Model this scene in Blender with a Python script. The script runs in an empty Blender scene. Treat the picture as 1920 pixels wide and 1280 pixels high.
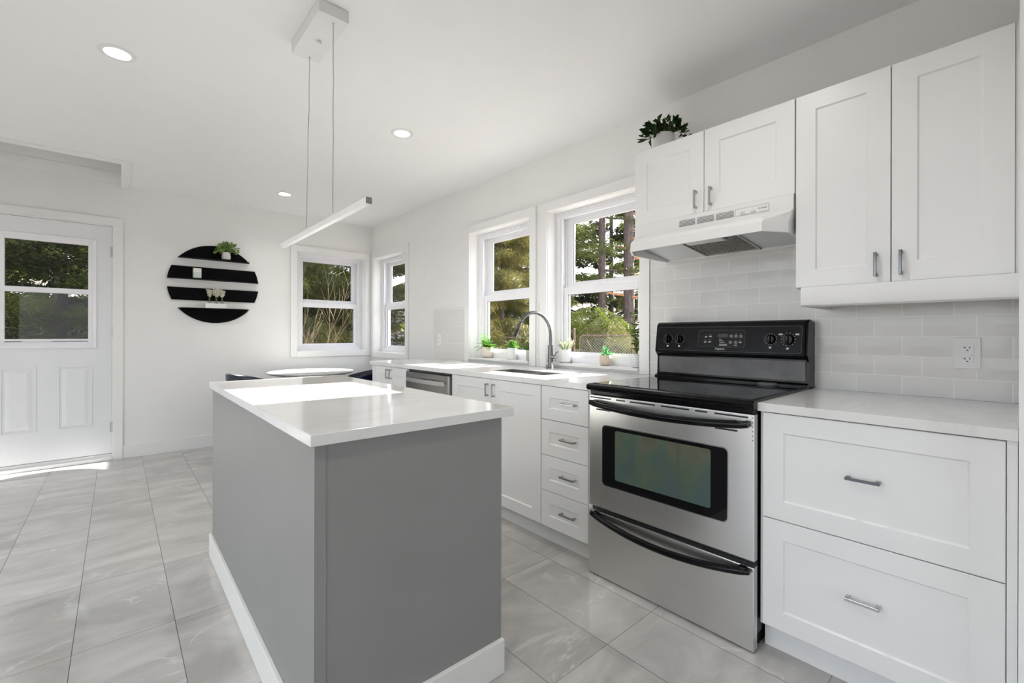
import bpy, bmesh, math, random
import numpy as np
from mathutils import Vector, Matrix, Quaternion
R_ = math.radians
SC = bpy.context.scene
C = SC.collection
random.seed(7)

# ---------------------------------------------------------------- camera
XW, YB, H = 2.472, 5.569, 2.54            # right wall, back wall, ceiling
yaw, roll = R_(41.263), R_(-0.1295)
fwd = Vector((math.sin(yaw), math.cos(yaw), 0)); rt = Vector((math.cos(yaw), -math.sin(yaw), 0)); up = Vector((0, 0, 1))
r2 = rt * math.cos(roll) - up * math.sin(roll); u2 = rt * math.sin(roll) + up * math.cos(roll)
cd = bpy.data.cameras.new('camera'); cam = bpy.data.objects.new('camera', cd); C.objects.link(cam)
M = Matrix.Identity(4)
for i, v in enumerate((r2, u2, -fwd)):
    for j in range(3): M[j][i] = v[j]
M.translation = Vector((0, 0, 1.1656)); cam.matrix_world = M
cd.sensor_width = 36; cd.lens = 844.7 / 1920 * 36
cd.shift_y = -(640 - 627.05) / 1920
cd.clip_start = 0.02; cd.clip_end = 200
SC.camera = cam

# ---------------------------------------------------------------- world, sun, exposure
W = bpy.data.worlds.new('sky'); SC.world = W; W.use_nodes = True
nt = W.node_tree; bg = nt.nodes['Background']
sky = nt.nodes.new('ShaderNodeTexSky'); sky.sky_type = 'NISHITA'; sky.sun_disc = False
sky.sun_elevation = R_(21); sky.sun_rotation = R_(92); sky.air_density = 1.0; sky.dust_density = 2.0
mx = nt.nodes.new('ShaderNodeMix'); mx.data_type = 'RGBA'; mx.inputs[0].default_value = 0.75
nt.links.new(sky.outputs[0], mx.inputs[6]); mx.inputs[7].default_value = (4.6, 4.85, 5.2, 1)
nt.links.new(mx.outputs[2], bg.inputs[0]); bg.inputs[1].default_value = 0.85
sd = bpy.data.lights.new('sun', 'SUN'); sd.energy = 45; sd.angle = R_(0.5); sd.color = (1, 0.982, 0.958)
so = bpy.data.objects.new('sun', sd); C.objects.link(so); so.location = (12, -1, 9)
so.rotation_euler = Vector((-1, 0.050, -0.385)).to_track_quat('-Z', 'Y').to_euler()
SC.view_settings.view_transform = 'Standard'; SC.view_settings.look = 'None'
SC.view_settings.gamma = 1; SC.view_settings.use_curve_mapping = False
SC.view_settings.exposure = -0.2
DOWNLIGHT_W = 3.5

# ---------------------------------------------------------------- materials
def new_mat(name):
    m = bpy.data.materials.new(name); m.use_nodes = True
    return m, m.node_tree, m.node_tree.nodes['Principled BSDF']
def mat(name, col, rough=0.5, metal=0.0, var=0.03, scale=6.0, spec=0.5, bump=0.0, bscale=200, coat=0.0, stretch=None):
    m, t, b = new_mat(name)
    b.inputs['Roughness'].default_value = rough; b.inputs['Metallic'].default_value = metal
    b.inputs['Specular IOR Level'].default_value = spec; b.inputs['Coat Weight'].default_value = coat
    tc = t.nodes.new('ShaderNodeTexCoord'); nz = t.nodes.new('ShaderNodeTexNoise'); nz.inputs['Scale'].default_value = scale
    src = tc.outputs['Object']
    if stretch:
        mp = t.nodes.new('ShaderNodeMapping'); mp.inputs['Scale'].default_value = stretch
        t.links.new(src, mp.inputs[0]); src = mp.outputs[0]
    t.links.new(src, nz.inputs['Vector'])
    cr = t.nodes.new('ShaderNodeValToRGB')
    cr.color_ramp.elements[0].position = 0.3; cr.color_ramp.elements[1].position = 0.7
    cr.color_ramp.elements[0].color = [max(0, c * (1 - var)) for c in col] + [1]
    cr.color_ramp.elements[1].color = [min(1, c * (1 + var)) for c in col] + [1]
    t.links.new(nz.outputs[0], cr.inputs[0]); t.links.new(cr.outputs[0], b.inputs['Base Color'])
    if bump:
        n2 = t.nodes.new('ShaderNodeTexNoise'); n2.inputs['Scale'].default_value = bscale; t.links.new(src, n2.inputs['Vector'])
        bp = t.nodes.new('ShaderNodeBump'); bp.inputs['Strength'].default_value = bump; bp.inputs['Distance'].default_value = 0.002
        t.links.new(n2.outputs[0], bp.inputs['Height']); t.links.new(bp.outputs[0], b.inputs['Normal'])
    return m
def emit(name, col, s):
    m, t, b = new_mat(name)
    b.inputs['Base Color'].default_value = (*col, 1)
    b.inputs['Emission Color'].default_value = (*col, 1); b.inputs['Emission Strength'].default_value = s
    return m
def glass_mat(name, tint=(1, 1, 1), ior=1.45, k=1.0):
    m, t, b = new_mat(name); t.nodes.remove(b)
    tr = t.nodes.new('ShaderNodeBsdfTransparent'); tr.inputs[0].default_value = (*tint, 1)
    gl = t.nodes.new('ShaderNodeBsdfGlossy'); gl.inputs['Roughness'].default_value = 0.01
    lw = t.nodes.new('ShaderNodeLayerWeight'); lw.inputs[0].default_value = .5      # same reflectance from either side of the pane
    pw = math_node(t, 'POWER', lw.outputs['Facing'], 5.0)
    fac = math_node(t, 'MULTIPLY', math_node(t, 'ADD', math_node(t, 'MULTIPLY', pw, .9), (ior - 1) ** 2 / (ior + 1) ** 2), k)
    mi = t.nodes.new('ShaderNodeMixShader'); t.links.new(fac, mi.inputs[0])
    t.links.new(tr.outputs[0], mi.inputs[1]); t.links.new(gl.outputs[0], mi.inputs[2])
    t.links.new(mi.outputs[0], t.nodes['Material Output'].inputs[0])
    return m
def leaf_mat(name, c1, c2, scale=3.0, trans=0.3):
    m, t, b = new_mat(name)
    tc = t.nodes.new('ShaderNodeTexCoord'); nz = t.nodes.new('ShaderNodeTexNoise'); nz.inputs['Scale'].default_value = scale
    nz.inputs['Detail'].default_value = 6
    t.links.new(tc.outputs['Object'], nz.inputs['Vector'])
    cr = t.nodes.new('ShaderNodeValToRGB'); cr.color_ramp.elements[0].position = .35; cr.color_ramp.elements[1].position = .65
    cr.color_ramp.elements[0].color = (*c1, 1); cr.color_ramp.elements[1].color = (*c2, 1)
    t.links.new(nz.outputs[0], cr.inputs[0]); t.links.new(cr.outputs[0], b.inputs['Base Color'])
    b.inputs['Roughness'].default_value = 0.55; b.inputs['Specular IOR Level'].default_value = 0.12
    tl = t.nodes.new('ShaderNodeBsdfTranslucent'); t.links.new(cr.outputs[0], tl.inputs[0])
    mi = t.nodes.new('ShaderNodeMixShader'); mi.inputs[0].default_value = trans
    t.links.new(b.outputs[0], mi.inputs[1]); t.links.new(tl.outputs[0], mi.inputs[2])
    t.links.new(mi.outputs[0], t.nodes['Material Output'].inputs[0])
    return m
def math_node(t, op, a, b=None):
    n = t.nodes.new('ShaderNodeMath'); n.operation = op
    for i, v in enumerate((a, b)):
        if v is None: continue
        if isinstance(v, (int, float)): n.inputs[i].default_value = v
        else: t.links.new(v, n.inputs[i])
    return n.outputs[0]
def mix_col(t, fac, a, b):
    n = t.nodes.new('ShaderNodeMix'); n.data_type = 'RGBA'
    if isinstance(fac, (int, float)): n.inputs[0].default_value = fac
    else: t.links.new(fac, n.inputs[0])
    for i, v in ((6, a), (7, b)):
        if isinstance(v, tuple): n.inputs[i].default_value = (*v, 1)
        else: t.links.new(v, n.inputs[i])
    return n.outputs[2]
def ramp(t, src, p0, p1, c0=(0, 0, 0), c1=(1, 1, 1)):
    n = t.nodes.new('ShaderNodeValToRGB'); e = n.color_ramp.elements
    e[0].position = p0; e[1].position = p1; e[0].color = (*c0, 1); e[1].color = (*c1, 1)
    t.links.new(src, n.inputs[0]); return n.outputs[0]
def noise(t, vec, scale, detail=4, dist=0.0, rough=.5):
    n = t.nodes.new('ShaderNodeTexNoise'); n.inputs['Scale'].default_value = scale; n.inputs['Detail'].default_value = detail
    n.inputs['Distortion'].default_value = dist; n.inputs['Roughness'].default_value = rough
    t.links.new(vec, n.inputs['Vector']); return n.outputs[0]
def floor_mat():
    m, t, b = new_mat('polished_marble_tile')
    tc = t.nodes.new('ShaderNodeTexCoord'); sp = t.nodes.new('ShaderNodeSeparateXYZ'); t.links.new(tc.outputs['Object'], sp.inputs[0])
    x, y = sp.outputs[0], sp.outputs[1]
    sh = math_node(t, 'MULTIPLY', math_node(t, 'GREATER_THAN', x, 0.9), 0.037)
    tx = math_node(t, 'DIVIDE', math_node(t, 'ADD', x, 0.122), 0.3025)
    ty = math_node(t, 'DIVIDE', math_node(t, 'SUBTRACT', math_node(t, 'ADD', y, sh), 2.278), 0.602)
    ix, iy = math_node(t, 'FLOOR', tx), math_node(t, 'FLOOR', ty)
    fx, fy = math_node(t, 'FRACT', tx), math_node(t, 'FRACT', ty)
    ex = math_node(t, 'MULTIPLY', math_node(t, 'MINIMUM', fx, math_node(t, 'SUBTRACT', 1.0, fx)), 0.3025)
    ey = math_node(t, 'MULTIPLY', math_node(t, 'MINIMUM', fy, math_node(t, 'SUBTRACT', 1.0, fy)), 0.602)
    gm = math_node(t, 'MAXIMUM', math_node(t, 'LESS_THAN', ex, 0.0012), math_node(t, 'LESS_THAN', ey, 0.0009))
    cx = t.nodes.new('ShaderNodeCombineXYZ'); t.links.new(ix, cx.inputs[0]); t.links.new(iy, cx.inputs[1])
    wn = t.nodes.new('ShaderNodeTexWhiteNoise'); t.links.new(cx.outputs[0], wn.inputs['Vector'])
    vs = t.nodes.new('ShaderNodeVectorMath'); vs.operation = 'MULTIPLY_ADD'
    t.links.new(wn.outputs['Color'], vs.inputs[0]); vs.inputs[1].default_value = (20, 20, 20); t.links.new(tc.outputs['Object'], vs.inputs[2])
    mp = t.nodes.new('ShaderNodeMapping'); mp.inputs['Rotation'].default_value = (0, 0, R_(28)); mp.inputs['Scale'].default_value = (1.0, 2.6, 1)
    t.links.new(vs.outputs[0], mp.inputs[0])
    cl = noise(t, mp.outputs[0], 1.6, 8, 0.9, .6)
    c = ramp(t, cl, 0.36, 0.66, (0.400, 0.384, 0.362), (0.575, 0.556, 0.532))
    c = mix_col(t, math_node(t, 'MULTIPLY', math_node(t, 'SUBTRACT', wn.outputs['Value'], 0.0), 0.22), c, (0.585, 0.568, 0.548))
    mp2 = t.nodes.new('ShaderNodeMapping'); mp2.inputs['Rotation'].default_value = (0, 0, R_(-35)); mp2.inputs['Scale'].default_value = (1.0, 2.2, 1)
    t.links.new(vs.outputs[0], mp2.inputs[0])
    v = math_node(t, 'ABSOLUTE', math_node(t, 'SUBTRACT', noise(t, mp2.outputs[0], 1.3, 6, 1.2, .5), 0.5))
    vm = ramp(t, v, 0.0, 0.012, (1, 1, 1), (0, 0, 0))
    gate = ramp(t, noise(t, vs.outputs[0], 2.2, 2), 0.5, 0.6)
    c = mix_col(t, math_node(t, 'MULTIPLY', math_node(t, 'MULTIPLY', vm, gate), 0.55), c, (0.72, 0.71, 0.69))
    c = mix_col(t, gm, c, (0.13, 0.125, 0.12))
    t.links.new(c, b.inputs['Base Color'])
    b.inputs['Roughness'].default_value = 0.075; b.inputs['Specular IOR Level'].default_value = 0.5
    return m
def quartz_mat():
    m, t, b = new_mat('white_quartz')
    tc = t.nodes.new('ShaderNodeTexCoord'); mp = t.nodes.new('ShaderNodeMapping'); mp.inputs['Rotation'].default_value = (0, 0, R_(25)); mp.inputs['Scale'].default_value = (1, 2.4, 1)
    t.links.new(tc.outputs['Object'], mp.inputs[0])
    v = math_node(t, 'ABSOLUTE', math_node(t, 'SUBTRACT', noise(t, mp.outputs[0], 1.1, 5, 1.0), 0.5))
    vm = ramp(t, v, 0.0, 0.05, (1, 1, 1), (0, 0, 0))
    c = mix_col(t, math_node(t, 'MULTIPLY', vm, 0.16), (0.78, 0.772, 0.755), (0.52, 0.51, 0.49))
    t.links.new(c, b.inputs['Base Color']); b.inputs['Roughness'].default_value = 0.12
    return m
def splash_mat():
    m, t, b = new_mat('pale_grey_subway_tile')
    tc = t.nodes.new('ShaderNodeTexCoord'); sp = t.nodes.new('ShaderNodeSeparateXYZ'); t.links.new(tc.outputs['Object'], sp.inputs[0])
    y, z = sp.outputs[1], sp.outputs[2]
    tz = math_node(t, 'DIVIDE', math_node(t, 'SUBTRACT', z, 0.9145), 0.0823)
    iz = math_node(t, 'FLOOR', tz)
    od = math_node(t, 'MULTIPLY', math_node(t, 'FLOORED_MODULO', iz, 2.0), 0.402)
    ty = math_node(t, 'ADD', math_node(t, 'DIVIDE', math_node(t, 'SUBTRACT', y, 0.030), 0.1547), od)
    iy = math_node(t, 'FLOOR', ty); fy, fz = math_node(t, 'FRACT', ty), math_node(t, 'FRACT', tz)
    ey = math_node(t, 'MULTIPLY', math_node(t, 'MINIMUM', fy, math_node(t, 'SUBTRACT', 1.0, fy)), 0.1547)
    ez = math_node(t, 'MULTIPLY', math_node(t, 'MINIMUM', fz, math_node(t, 'SUBTRACT', 1.0, fz)), 0.0823)
    e = math_node(t, 'MINIMUM', ey, ez); gm = math_node(t, 'LESS_THAN', e, 0.0017)
    cx = t.nodes.new('ShaderNodeCombineXYZ'); t.links.new(iy, cx.inputs[0]); t.links.new(iz, cx.inputs[1])
    wn = t.nodes.new('ShaderNodeTexWhiteNoise'); t.links.new(cx.outputs[0], wn.inputs['Vector'])
    c = mix_col(t, wn.outputs['Value'], (0.70, 0.692, 0.675), (0.735, 0.725, 0.71))
    c = mix_col(t, gm, c, (0.84, 0.83, 0.815))
    t.links.new(c, b.inputs['Base Color']); b.inputs['Roughness'].default_value = 0.18
    bp = t.nodes.new('ShaderNodeBump'); bp.inputs['Strength'].default_value = 0.5; bp.inputs['Distance'].default_value = 0.002
    t.links.new(ramp(t, e, 0.0, 0.05), bp.inputs['Height']); t.links.new(bp.outputs[0], b.inputs['Normal'])
    return m
def oven_glass_mat():
    m, t, b = new_mat('tinted_oven_glass')
    tc = t.nodes.new('ShaderNodeTexCoord'); mp = t.nodes.new('ShaderNodeMapping'); mp.inputs['Scale'].default_value = (1, 3.2, 2.2)
    t.links.new(tc.outputs['Object'], mp.inputs[0]); n = noise(t, mp.outputs[0], 1.7, 2, .4)
    cr = t.nodes.new('ShaderNodeValToRGB'); e = cr.color_ramp.elements
    e[0].position = .36; e[0].color = (.115, .095, .07, 1); e[1].position = .66; e[1].color = (.075, .11, .11, 1)
    k = e.new(.46); k.color = (.115, .128, .085, 1); k = e.new(.56); k.color = (.085, .125, .095, 1)
    t.links.new(n, cr.inputs[0])
    mp3 = t.nodes.new('ShaderNodeMapping'); mp3.inputs['Scale'].default_value = (0, 38, 0.6); t.links.new(tc.outputs['Object'], mp3.inputs[0])
    st = ramp(t, noise(t, mp3.outputs[0], 1.0, 3), .62, .75)
    t.links.new(mix_col(t, math_node(t, 'MULTIPLY', st, .35), cr.outputs[0], (.05, .09, .07)), b.inputs['Base Color'])
    b.inputs['Roughness'].default_value = .08; b.inputs['Specular IOR Level'].default_value = 0.8
    return m
def snow_ground_mat():
    m, t, b = new_mat('leaf_litter_ground')
    tc = t.nodes.new('ShaderNodeTexCoord'); n = noise(t, tc.outputs['Object'], 1.4, 8, .4, .65)
    c = ramp(t, noise(t, tc.outputs['Object'], 7, 6), .35, .7, (.09, .065, .045), (.30, .24, .18))
    t.links.new(mix_col(t, ramp(t, n, .56, .61), c, (.62, .66, .74)), b.inputs['Base Color']); b.inputs['Roughness'].default_value = .9
    return m
MAT = dict(
 wall=mat('white_wall_paint', (.84, .838, .822), .55, var=.008), ceil=mat('white_ceiling_paint', (.86, .858, .85), .6, var=.006),
 trim=mat('white_trim_paint', (.84, .84, .825), .35, var=.006), vinyl=mat('white_window_vinyl', (.85, .85, .87), .3, var=.006),
 cab=mat('white_cabinet_lacquer', (.83, .828, .82), .32, var=.006), floor=floor_mat(), quartz=quartz_mat(), splash=splash_mat(),
 island=mat('grey_island_paint', (.262, .262, .252), .42, var=.02), cream=mat('cream_white_paint', (.80, .79, .75), .35, var=.01),
 steel=mat('brushed_stainless', (.72, .712, .70), .30, 1.0, var=.025, scale=1.0, stretch=(2, 2, 420), bump=.015, bscale=1.0),
 steel_dark=mat('dark_stainless', (.30, .29, .275), .26, 1.0, var=.04, scale=1.0, stretch=(2, 2, 220)),
 chrome=mat('chrome', (.50, .50, .50), .14, 1.0, var=.01), dark_reflection_chrome=mat('dark_reflection_chrome', (.11, .11, .115), .10, 1.0, var=.01), grey_chrome=mat('grey_chrome', (.16, .16, .158), .26, 1.0, var=.02), satin=mat('satin_nickel', (.46, .455, .445), .26, 1.0, var=.02),  # dark copy of chrome has a dim room's reflection put into its colour
 blackg=mat('black_gloss_enamel', (.003, .003, .004), .14, var=.1, spec=.22), black=mat('black_plastic', (.012, .012, .013), .35, var=.1),
 ceramic=mat('black_ceramic_glass', (.003, .003, .004), .03, var=.1, spec=.36), charcoal=mat('dark_grey_panel', (.125, .125, .13), .28, var=.22, scale=9, spec=.4),
 control=mat('black_control_panel', (.006, .006, .008), .25, var=.3, scale=8, spec=.22), keypad=mat('dark_keypad', (.014, .014, .015), .3, spec=.2),
 lcd=mat('dim_display', (.05, .055, .045), .2), grey_btn=mat('grey_button', (.16, .16, .16), .4), ink=mat('white_print', (.72, .72, .70), .5),
 grey_ink=mat('grey_print', (.25, .25, .25), .5), ring=mat('grey_burner_print', (.014, .014, .016), .15, spec=.3),
 oven=oven_glass_mat(), hood=mat('white_hood_enamel', (.80, .80, .79), .28, var=.01), hood_in=mat('grey_white_steel', (.62, .64, .64), .3, var=.02),
 mesh_f=mat('greasy_filter_mesh', (.16, .145, .13), .45, .6, var=.9, scale=90, bump=1.0, bscale=300),
 glass=glass_mat('window_glass', k=.32), bottle=glass_mat('clear_bottle_glass', (.93, .95, .94), 1.5, 1.0),
 lamp=emit('lit_lens', (1, .95, .88), 14), led=mat('white_diffuser', (.86, .86, .86), .3), white_metal=mat('white_metal', (.78, .78, .77), .35, var=.01),
 cable=mat('steel_cable', (.30, .30, .30), .35, .8), shelf=mat('black_shelf_paint', (.0025, .0025, .0035), .6, spec=.08),
 navy=mat('black_navy_shell', (.008, .010, .028), .28, var=.2), table=mat('white_table_lacquer', (.62, .62, .61), .65, spec=.15),
 pink=mat('blush_ceramic', (.76, .66, .60), .5), whitepot=mat('white_ceramic', (.82, .82, .81), .35), beige=mat('grey_beige_ceramic', (.55, .53, .48), .6),
 tan=mat('tan_textured_ceramic', (.66, .54, .42), .7, var=.12, scale=60, bump=.6, bscale=120), greypot=mat('pale_ribbed_ceramic', (.68, .66, .63), .6),
 soil=mat('potting_soil', (.05, .035, .025), .9, var=.4, scale=60), wax_top=mat('white_wax', (.78, .78, .74), .5), wax_bot=mat('pale_green_wax', (.55, .64, .60), .5),
 leaf=leaf_mat('green_leaf', (.06, .16, .03), (.16, .32, .06), 30), fern=leaf_mat('fern_leaf', (.10, .25, .04), (.22, .42, .07), 30),
 sage=leaf_mat('pale_striped_leaf', (.20, .26, .12), (.42, .46, .30), 40), aloe=leaf_mat('aloe_leaf', (.05, .22, .08), (.16, .40, .16), 25),
 dkleaf=leaf_mat('dark_glossy_leaf', (.008, .020, .007), (.03, .075, .015), 14, .1), paleleaf=leaf_mat('light_green_leaf', (.12, .20, .05), (.32, .44, .16), 40), twigleaf=leaf_mat('mixed_stem_leaf', (.05, .10, .02), (.16, .24, .06), 30),
 cream_fl=leaf_mat('cream_flower', (.80, .79, .64), (.88, .87, .76), 20), stem=mat('brown_stem', (.16, .10, .06), .7), gstem=mat('green_stem', (.20, .28, .10), .6),
 bark=mat('pine_bark', (.10, .074, .070), .9, var=.6, scale=9, stretch=(3, 3, .8), bump=1, bscale=20), redbark=mat('red_pine_limb', (.42, .20, .11), .85, var=.4, scale=12),
 darkbark=mat('dark_bark', (.06, .05, .042), .9, var=.4), straw=mat('straw_twigs', (.42, .32, .20), .8, var=.3, scale=20),
 olive=leaf_mat('olive_weeping_needles', (.055, .062, .022), (.17, .165, .05), 1.6), gold=leaf_mat('golden_needles', (.055, .058, .018), (.20, .17, .045), 2.2),
 dark_n=leaf_mat('dark_needles', (.013, .020, .008), (.055, .062, .022), 1.8, .2), green_n=leaf_mat('green_needles', (.052, .072, .016), (.165, .18, .042), 1.6),
 lime=leaf_mat('lime_shrub_leaves', (.060, .085, .014), (.17, .195, .036), 3.0), rust=mat('rusty_steel', (.10, .062, .05), .7, .3, var=.4, scale=30),
 ground=snow_ground_mat(), shadow_strip=mat('painted_shadow_gap', (.05, .045, .05), .6), fascia=mat('white_fascia_paint', (.8, .8, .8), .5), brass=mat('hinge_steel', (.5, .49, .47), .3, 1.0),  # dark grey strip colour imitates the shadow gaps of the sashes
)

# ---------------------------------------------------------------- mesh helpers
def box(bm, x0, x1, y0, y1, z0, z1, bev=0.0, seg=2):
    x0, x1 = sorted((x0, x1)); y0, y1 = sorted((y0, y1)); z0, z1 = sorted((z0, z1))
    vs = [bm.verts.new(p) for p in ((x0, y0, z0), (x1, y0, z0), (x1, y1, z0), (x0, y1, z0), (x0, y0, z1), (x1, y0, z1), (x1, y1, z1), (x0, y1, z1))]
    fs = [bm.faces.new([vs[i] for i in f]) for f in ((3, 2, 1, 0), (4, 5, 6, 7), (0, 1, 5, 4), (1, 2, 6, 5), (2, 3, 7, 6), (3, 0, 4, 7))]
    if bev:
        es = list({e for f in fs for e in f.edges})
        bmesh.ops.bevel(bm, geom=es, offset=bev, segments=seg, affect='EDGES', profile=0.6)
def loft(bm, rings, cap=True, closed=True):
    rv = [[bm.verts.new(p) for p in r] for r in rings]
    n = len(rv[0])
    for a, b in zip(rv, rv[1:]):
        for i in range(n if closed else n - 1):
            j = (i + 1) % n
            bm.faces.new((a[i], a[j], b[j], b[i]))
    if cap:
        bm.faces.new(list(reversed(rv[0]))); bm.faces.new(rv[-1])
    return rv
def tube(bm, pts, r, n=10, cap=True):
    pts = [Vector(p) for p in pts]; rs = r if isinstance(r, (list, tuple)) else [r] * len(pts)
    rings = []; prev = None
    for i, p in enumerate(pts):
        d = (pts[min(i + 1, len(pts) - 1)] - pts[max(i - 1, 0)])
        d = d.normalized() if d.length > 1e-9 else Vector((0, 0, 1))
        if prev is None:
            a = d.orthogonal().normalized()
        else:
            a = prev - d * prev.dot(d); a = a.normalized() if a.length > 1e-6 else d.orthogonal().normalized()
        prev = a; b = d.cross(a)
        rings.append([p + (a * math.cos(2 * math.pi * k / n) + b * math.sin(2 * math.pi * k / n)) * rs[i] for k in range(n)])
    loft(bm, rings, cap)
def lathe(bm, prof, c=(0, 0, 0), n=32, axis='Z', cap=True):
    rings = []
    for r, z in prof:
        ring = []
        for k in range(n):
            a = 2 * math.pi * k / n; u, v = r * math.cos(a), r * math.sin(a)
            p = (c[0] + u, c[1] + v, c[2] + z) if axis == 'Z' else ((c[0] + z, c[1] + u, c[2] + v) if axis == 'X' else (c[0] + v, c[1] + z, c[2] + u))
            ring.append(p)
        rings.append(ring)
    loft(bm, rings, cap)
def rrect(y0, y1, z0, z1, r, n=5):
    out = []
    for cy, cz, a0 in ((y1 - r, z1 - r, 0), (y0 + r, z1 - r, 90), (y0 + r, z0 + r, 180), (y1 - r, z0 + r, 270)):
        for k in range(n + 1):
            a = R_(a0 + 90 * k / n); out.append((cy + r * math.cos(a), cz + r * math.sin(a)))
    return out
def plate_x(bm, poly, x0, x1):        # polygon in (y,z) extruded along x
    loft(bm, [[(x0, y, z) for y, z in poly], [(x1, y, z) for y, z in poly]])
OFF = {}
def woff(o):
    v = Vector((0, 0, 0))
    while o is not None: v += o.location; o = o.parent
    return v
def obj(name, bm, m, parent=None, smooth=False, label=None, kind=None, recalc=True):
    if recalc: bmesh.ops.recalc_face_normals(bm, faces=bm.faces)
    me = bpy.data.meshes.new(name)
    if parent is not None:
        o_ = woff(parent); bmesh.ops.translate(bm, vec=-o_, verts=bm.verts)
    bm.to_mesh(me); bm.free()
    if isinstance(m, (list, tuple)):
        for q in m: me.materials.append(q)
    else: me.materials.append(m)
    if smooth:
        me.polygons.foreach_set('use_smooth', [True] * len(me.polygons))
        try: me.set_sharp_from_angle(angle=R_(smooth if smooth is not True else 40))
        except Exception: pass
    o = bpy.data.objects.new(name, me); C.objects.link(o)
    if parent is not None: o.parent = parent
    if label: o['label'] = label
    if kind: o['kind'] = kind
    return o
def thing(name, label, cat, loc=(0, 0, 0), group=None, kind=None):
    o = bpy.data.objects.new(name, None); C.objects.link(o); o.location = loc; o.empty_display_size = .1
    if label: o['label'] = label
    if cat: o['category'] = cat
    if group: o['group'] = group
    if kind: o['kind'] = kind
    return o
def tag(o, label, cat, group=None):
    o['label'] = label; o['category'] = cat
    if group: o['group'] = group
    return o
def B(): return bmesh.new()
def bx(name, m, parent, *dims, bev=0.0, **k):
    b = B(); box(b, *dims, bev=bev); return obj(name, b, m, parent, **k)
def text_obj(name, s, size, M4, m, parent, depth=0.0006):
    cu = bpy.data.curves.new(name, 'FONT'); cu.body = s; cu.size = size; cu.align_x = 'CENTER'; cu.align_y = 'CENTER'; cu.extrude = depth
    t = bpy.data.objects.new(name + '_tmp', cu); C.objects.link(t)
    bpy.context.view_layer.update()
    me = bpy.data.meshes.new_from_object(t.evaluated_get(bpy.context.evaluated_depsgraph_get()))
    bpy.data.objects.remove(t); bpy.data.curves.remove(cu)
    me.transform(M4); me.transform(Matrix.Translation(-woff(parent)))
    me.materials.clear(); me.materials.append(m); me.name = name
    o = bpy.data.objects.new(name, me); C.objects.link(o); o.parent = parent
    return o
def face_minus_x(x, y, z, tilt=0.0):   # text reading from -x side: right = -y, up = z
    return Matrix(((0, math.sin(tilt), -math.cos(tilt), x), (-1, 0, 0, y), (0, math.cos(tilt), math.sin(tilt), z), (0, 0, 0, 1)))

# ================================================================= room shell
XL, YF, TH = -2.6, -2.6, 0.22
def wall_with_holes(name, axis, a0, a1, n0, n1, holes):
    """one wall mesh; holes = (u0,u1,z0,z1) sorted along u"""
    b = B(); us = a0
    def seg(u0, u1, z0, z1):
        if u1 - u0 < 1e-4 or z1 - z0 < 1e-4: return
        if axis == 'y': box(b, n0, n1, u0, u1, z0, z1)
        else: box(b, u0, u1, n0, n1, z0, z1)
    top = H + 0.02
    for u0, u1, z0, z1 in sorted(holes):
        seg(us, u0, 0, top); seg(u0, u1, 0, z0); seg(u0, u1, z1, top); us = u1
    seg(us, a1, 0, top)
    return obj(name, b, MAT['wall'], kind='structure')
W3 = (2.595, 3.405, .955, 2.10); W4 = (1.595, 2.405, .955, 2.10); W2 = (4.645, 5.475, .945, 2.118); W1 = (1.570, 2.386, .970, 2.122)
g = .012
grow = lambda w: (w[0] - g, w[1] + g, w[2] - g, w[3] + g)
wall_with_holes('wall_right', 'y', -0.12, YB + TH, XW, XW + TH, [grow(W4), grow(W3), grow(W2)])
DX0, DX1, DZ0, DZ1 = -0.862, -0.034, 0.062, 2.153
wall_with_holes('wall_back', 'x', XL - TH, XW, YB, YB + TH, [(DX0 - .01, DX1 + .01, 0, DZ1 + .01), grow(W1)])
LW = (-0.6, 3.6, 0.15, 2.2)
wall_with_holes('wall_left', 'y', YF - TH, YB, XL - TH, XL, [LW])
RWN = (-1.6, 0.8, 0.7, 2.1)
wall_with_holes('wall_front', 'x', XL, 2.72, YF - TH, YF, [RWN])
bx('wall_near', MAT['wall'], None, 1.66, 2.72, -.12, .0105, 0, H + .02, kind='structure')
bx('wall_side', MAT['wall'], None, 2.5, 2.72, YF, -.12, 0, H + .02, kind='structure')
bx('floor', MAT['floor'], None, XL - TH, XW + TH, YF - TH, YB + TH, -.06, 0, kind='structure')
# ceiling with the recessed hatch above the door
HX0, HX1, HY0 = -1.0, .027, 4.80
b = B()
box(b, XL - TH, HX0, YF - TH, YB + TH, H, H + .1); box(b, HX1, XW + TH, YF - TH, YB + TH, H, H + .1)
box(b, HX0, HX1, YF - TH, HY0, H, H + .1)
box(b, HX0 - .02, HX0, HY0 - .02, YB + .14, H + .1, H + .32); box(b, HX1, HX1 + .02, HY0 - .02, YB + .14, H + .1, H + .32)
box(b, HX0, HX1, HY0 - .02, HY0, H + .1, H + .32); box(b, HX0 - .02, HX1 + .02, HY0 - .02, YB + .14, H + .32, H + .34)
box(b, HX0, HX1, YB, YB + .12, H + .0205, H + .125); box(b, HX0, HX1, YB + .004, YB + .12, H + .127, H + .32)
obj('ceiling', b, MAT['ceil'], kind='structure')
b = B()
box(b, HX1, HX1 + .062, HY0 - .07, YB - .001, H - .014, H, .002); box(b, HX0 - .06, HX1, HY0 - .07, HY0, H - .014, H, .002)
obj('trim_1', b, MAT['trim'], kind='structure')
# baseboards
b = B(); box(b, .046, XW, YB - .014, YB, 0, .120, .003); obj('baseboard_back', b, MAT['trim'], kind='structure')
b = B(); box(b, XW - .014, XW, 4.02, YB - .014, 0, .120, .003); obj('baseboard_right', b, MAT['trim'], kind='structure')

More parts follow.
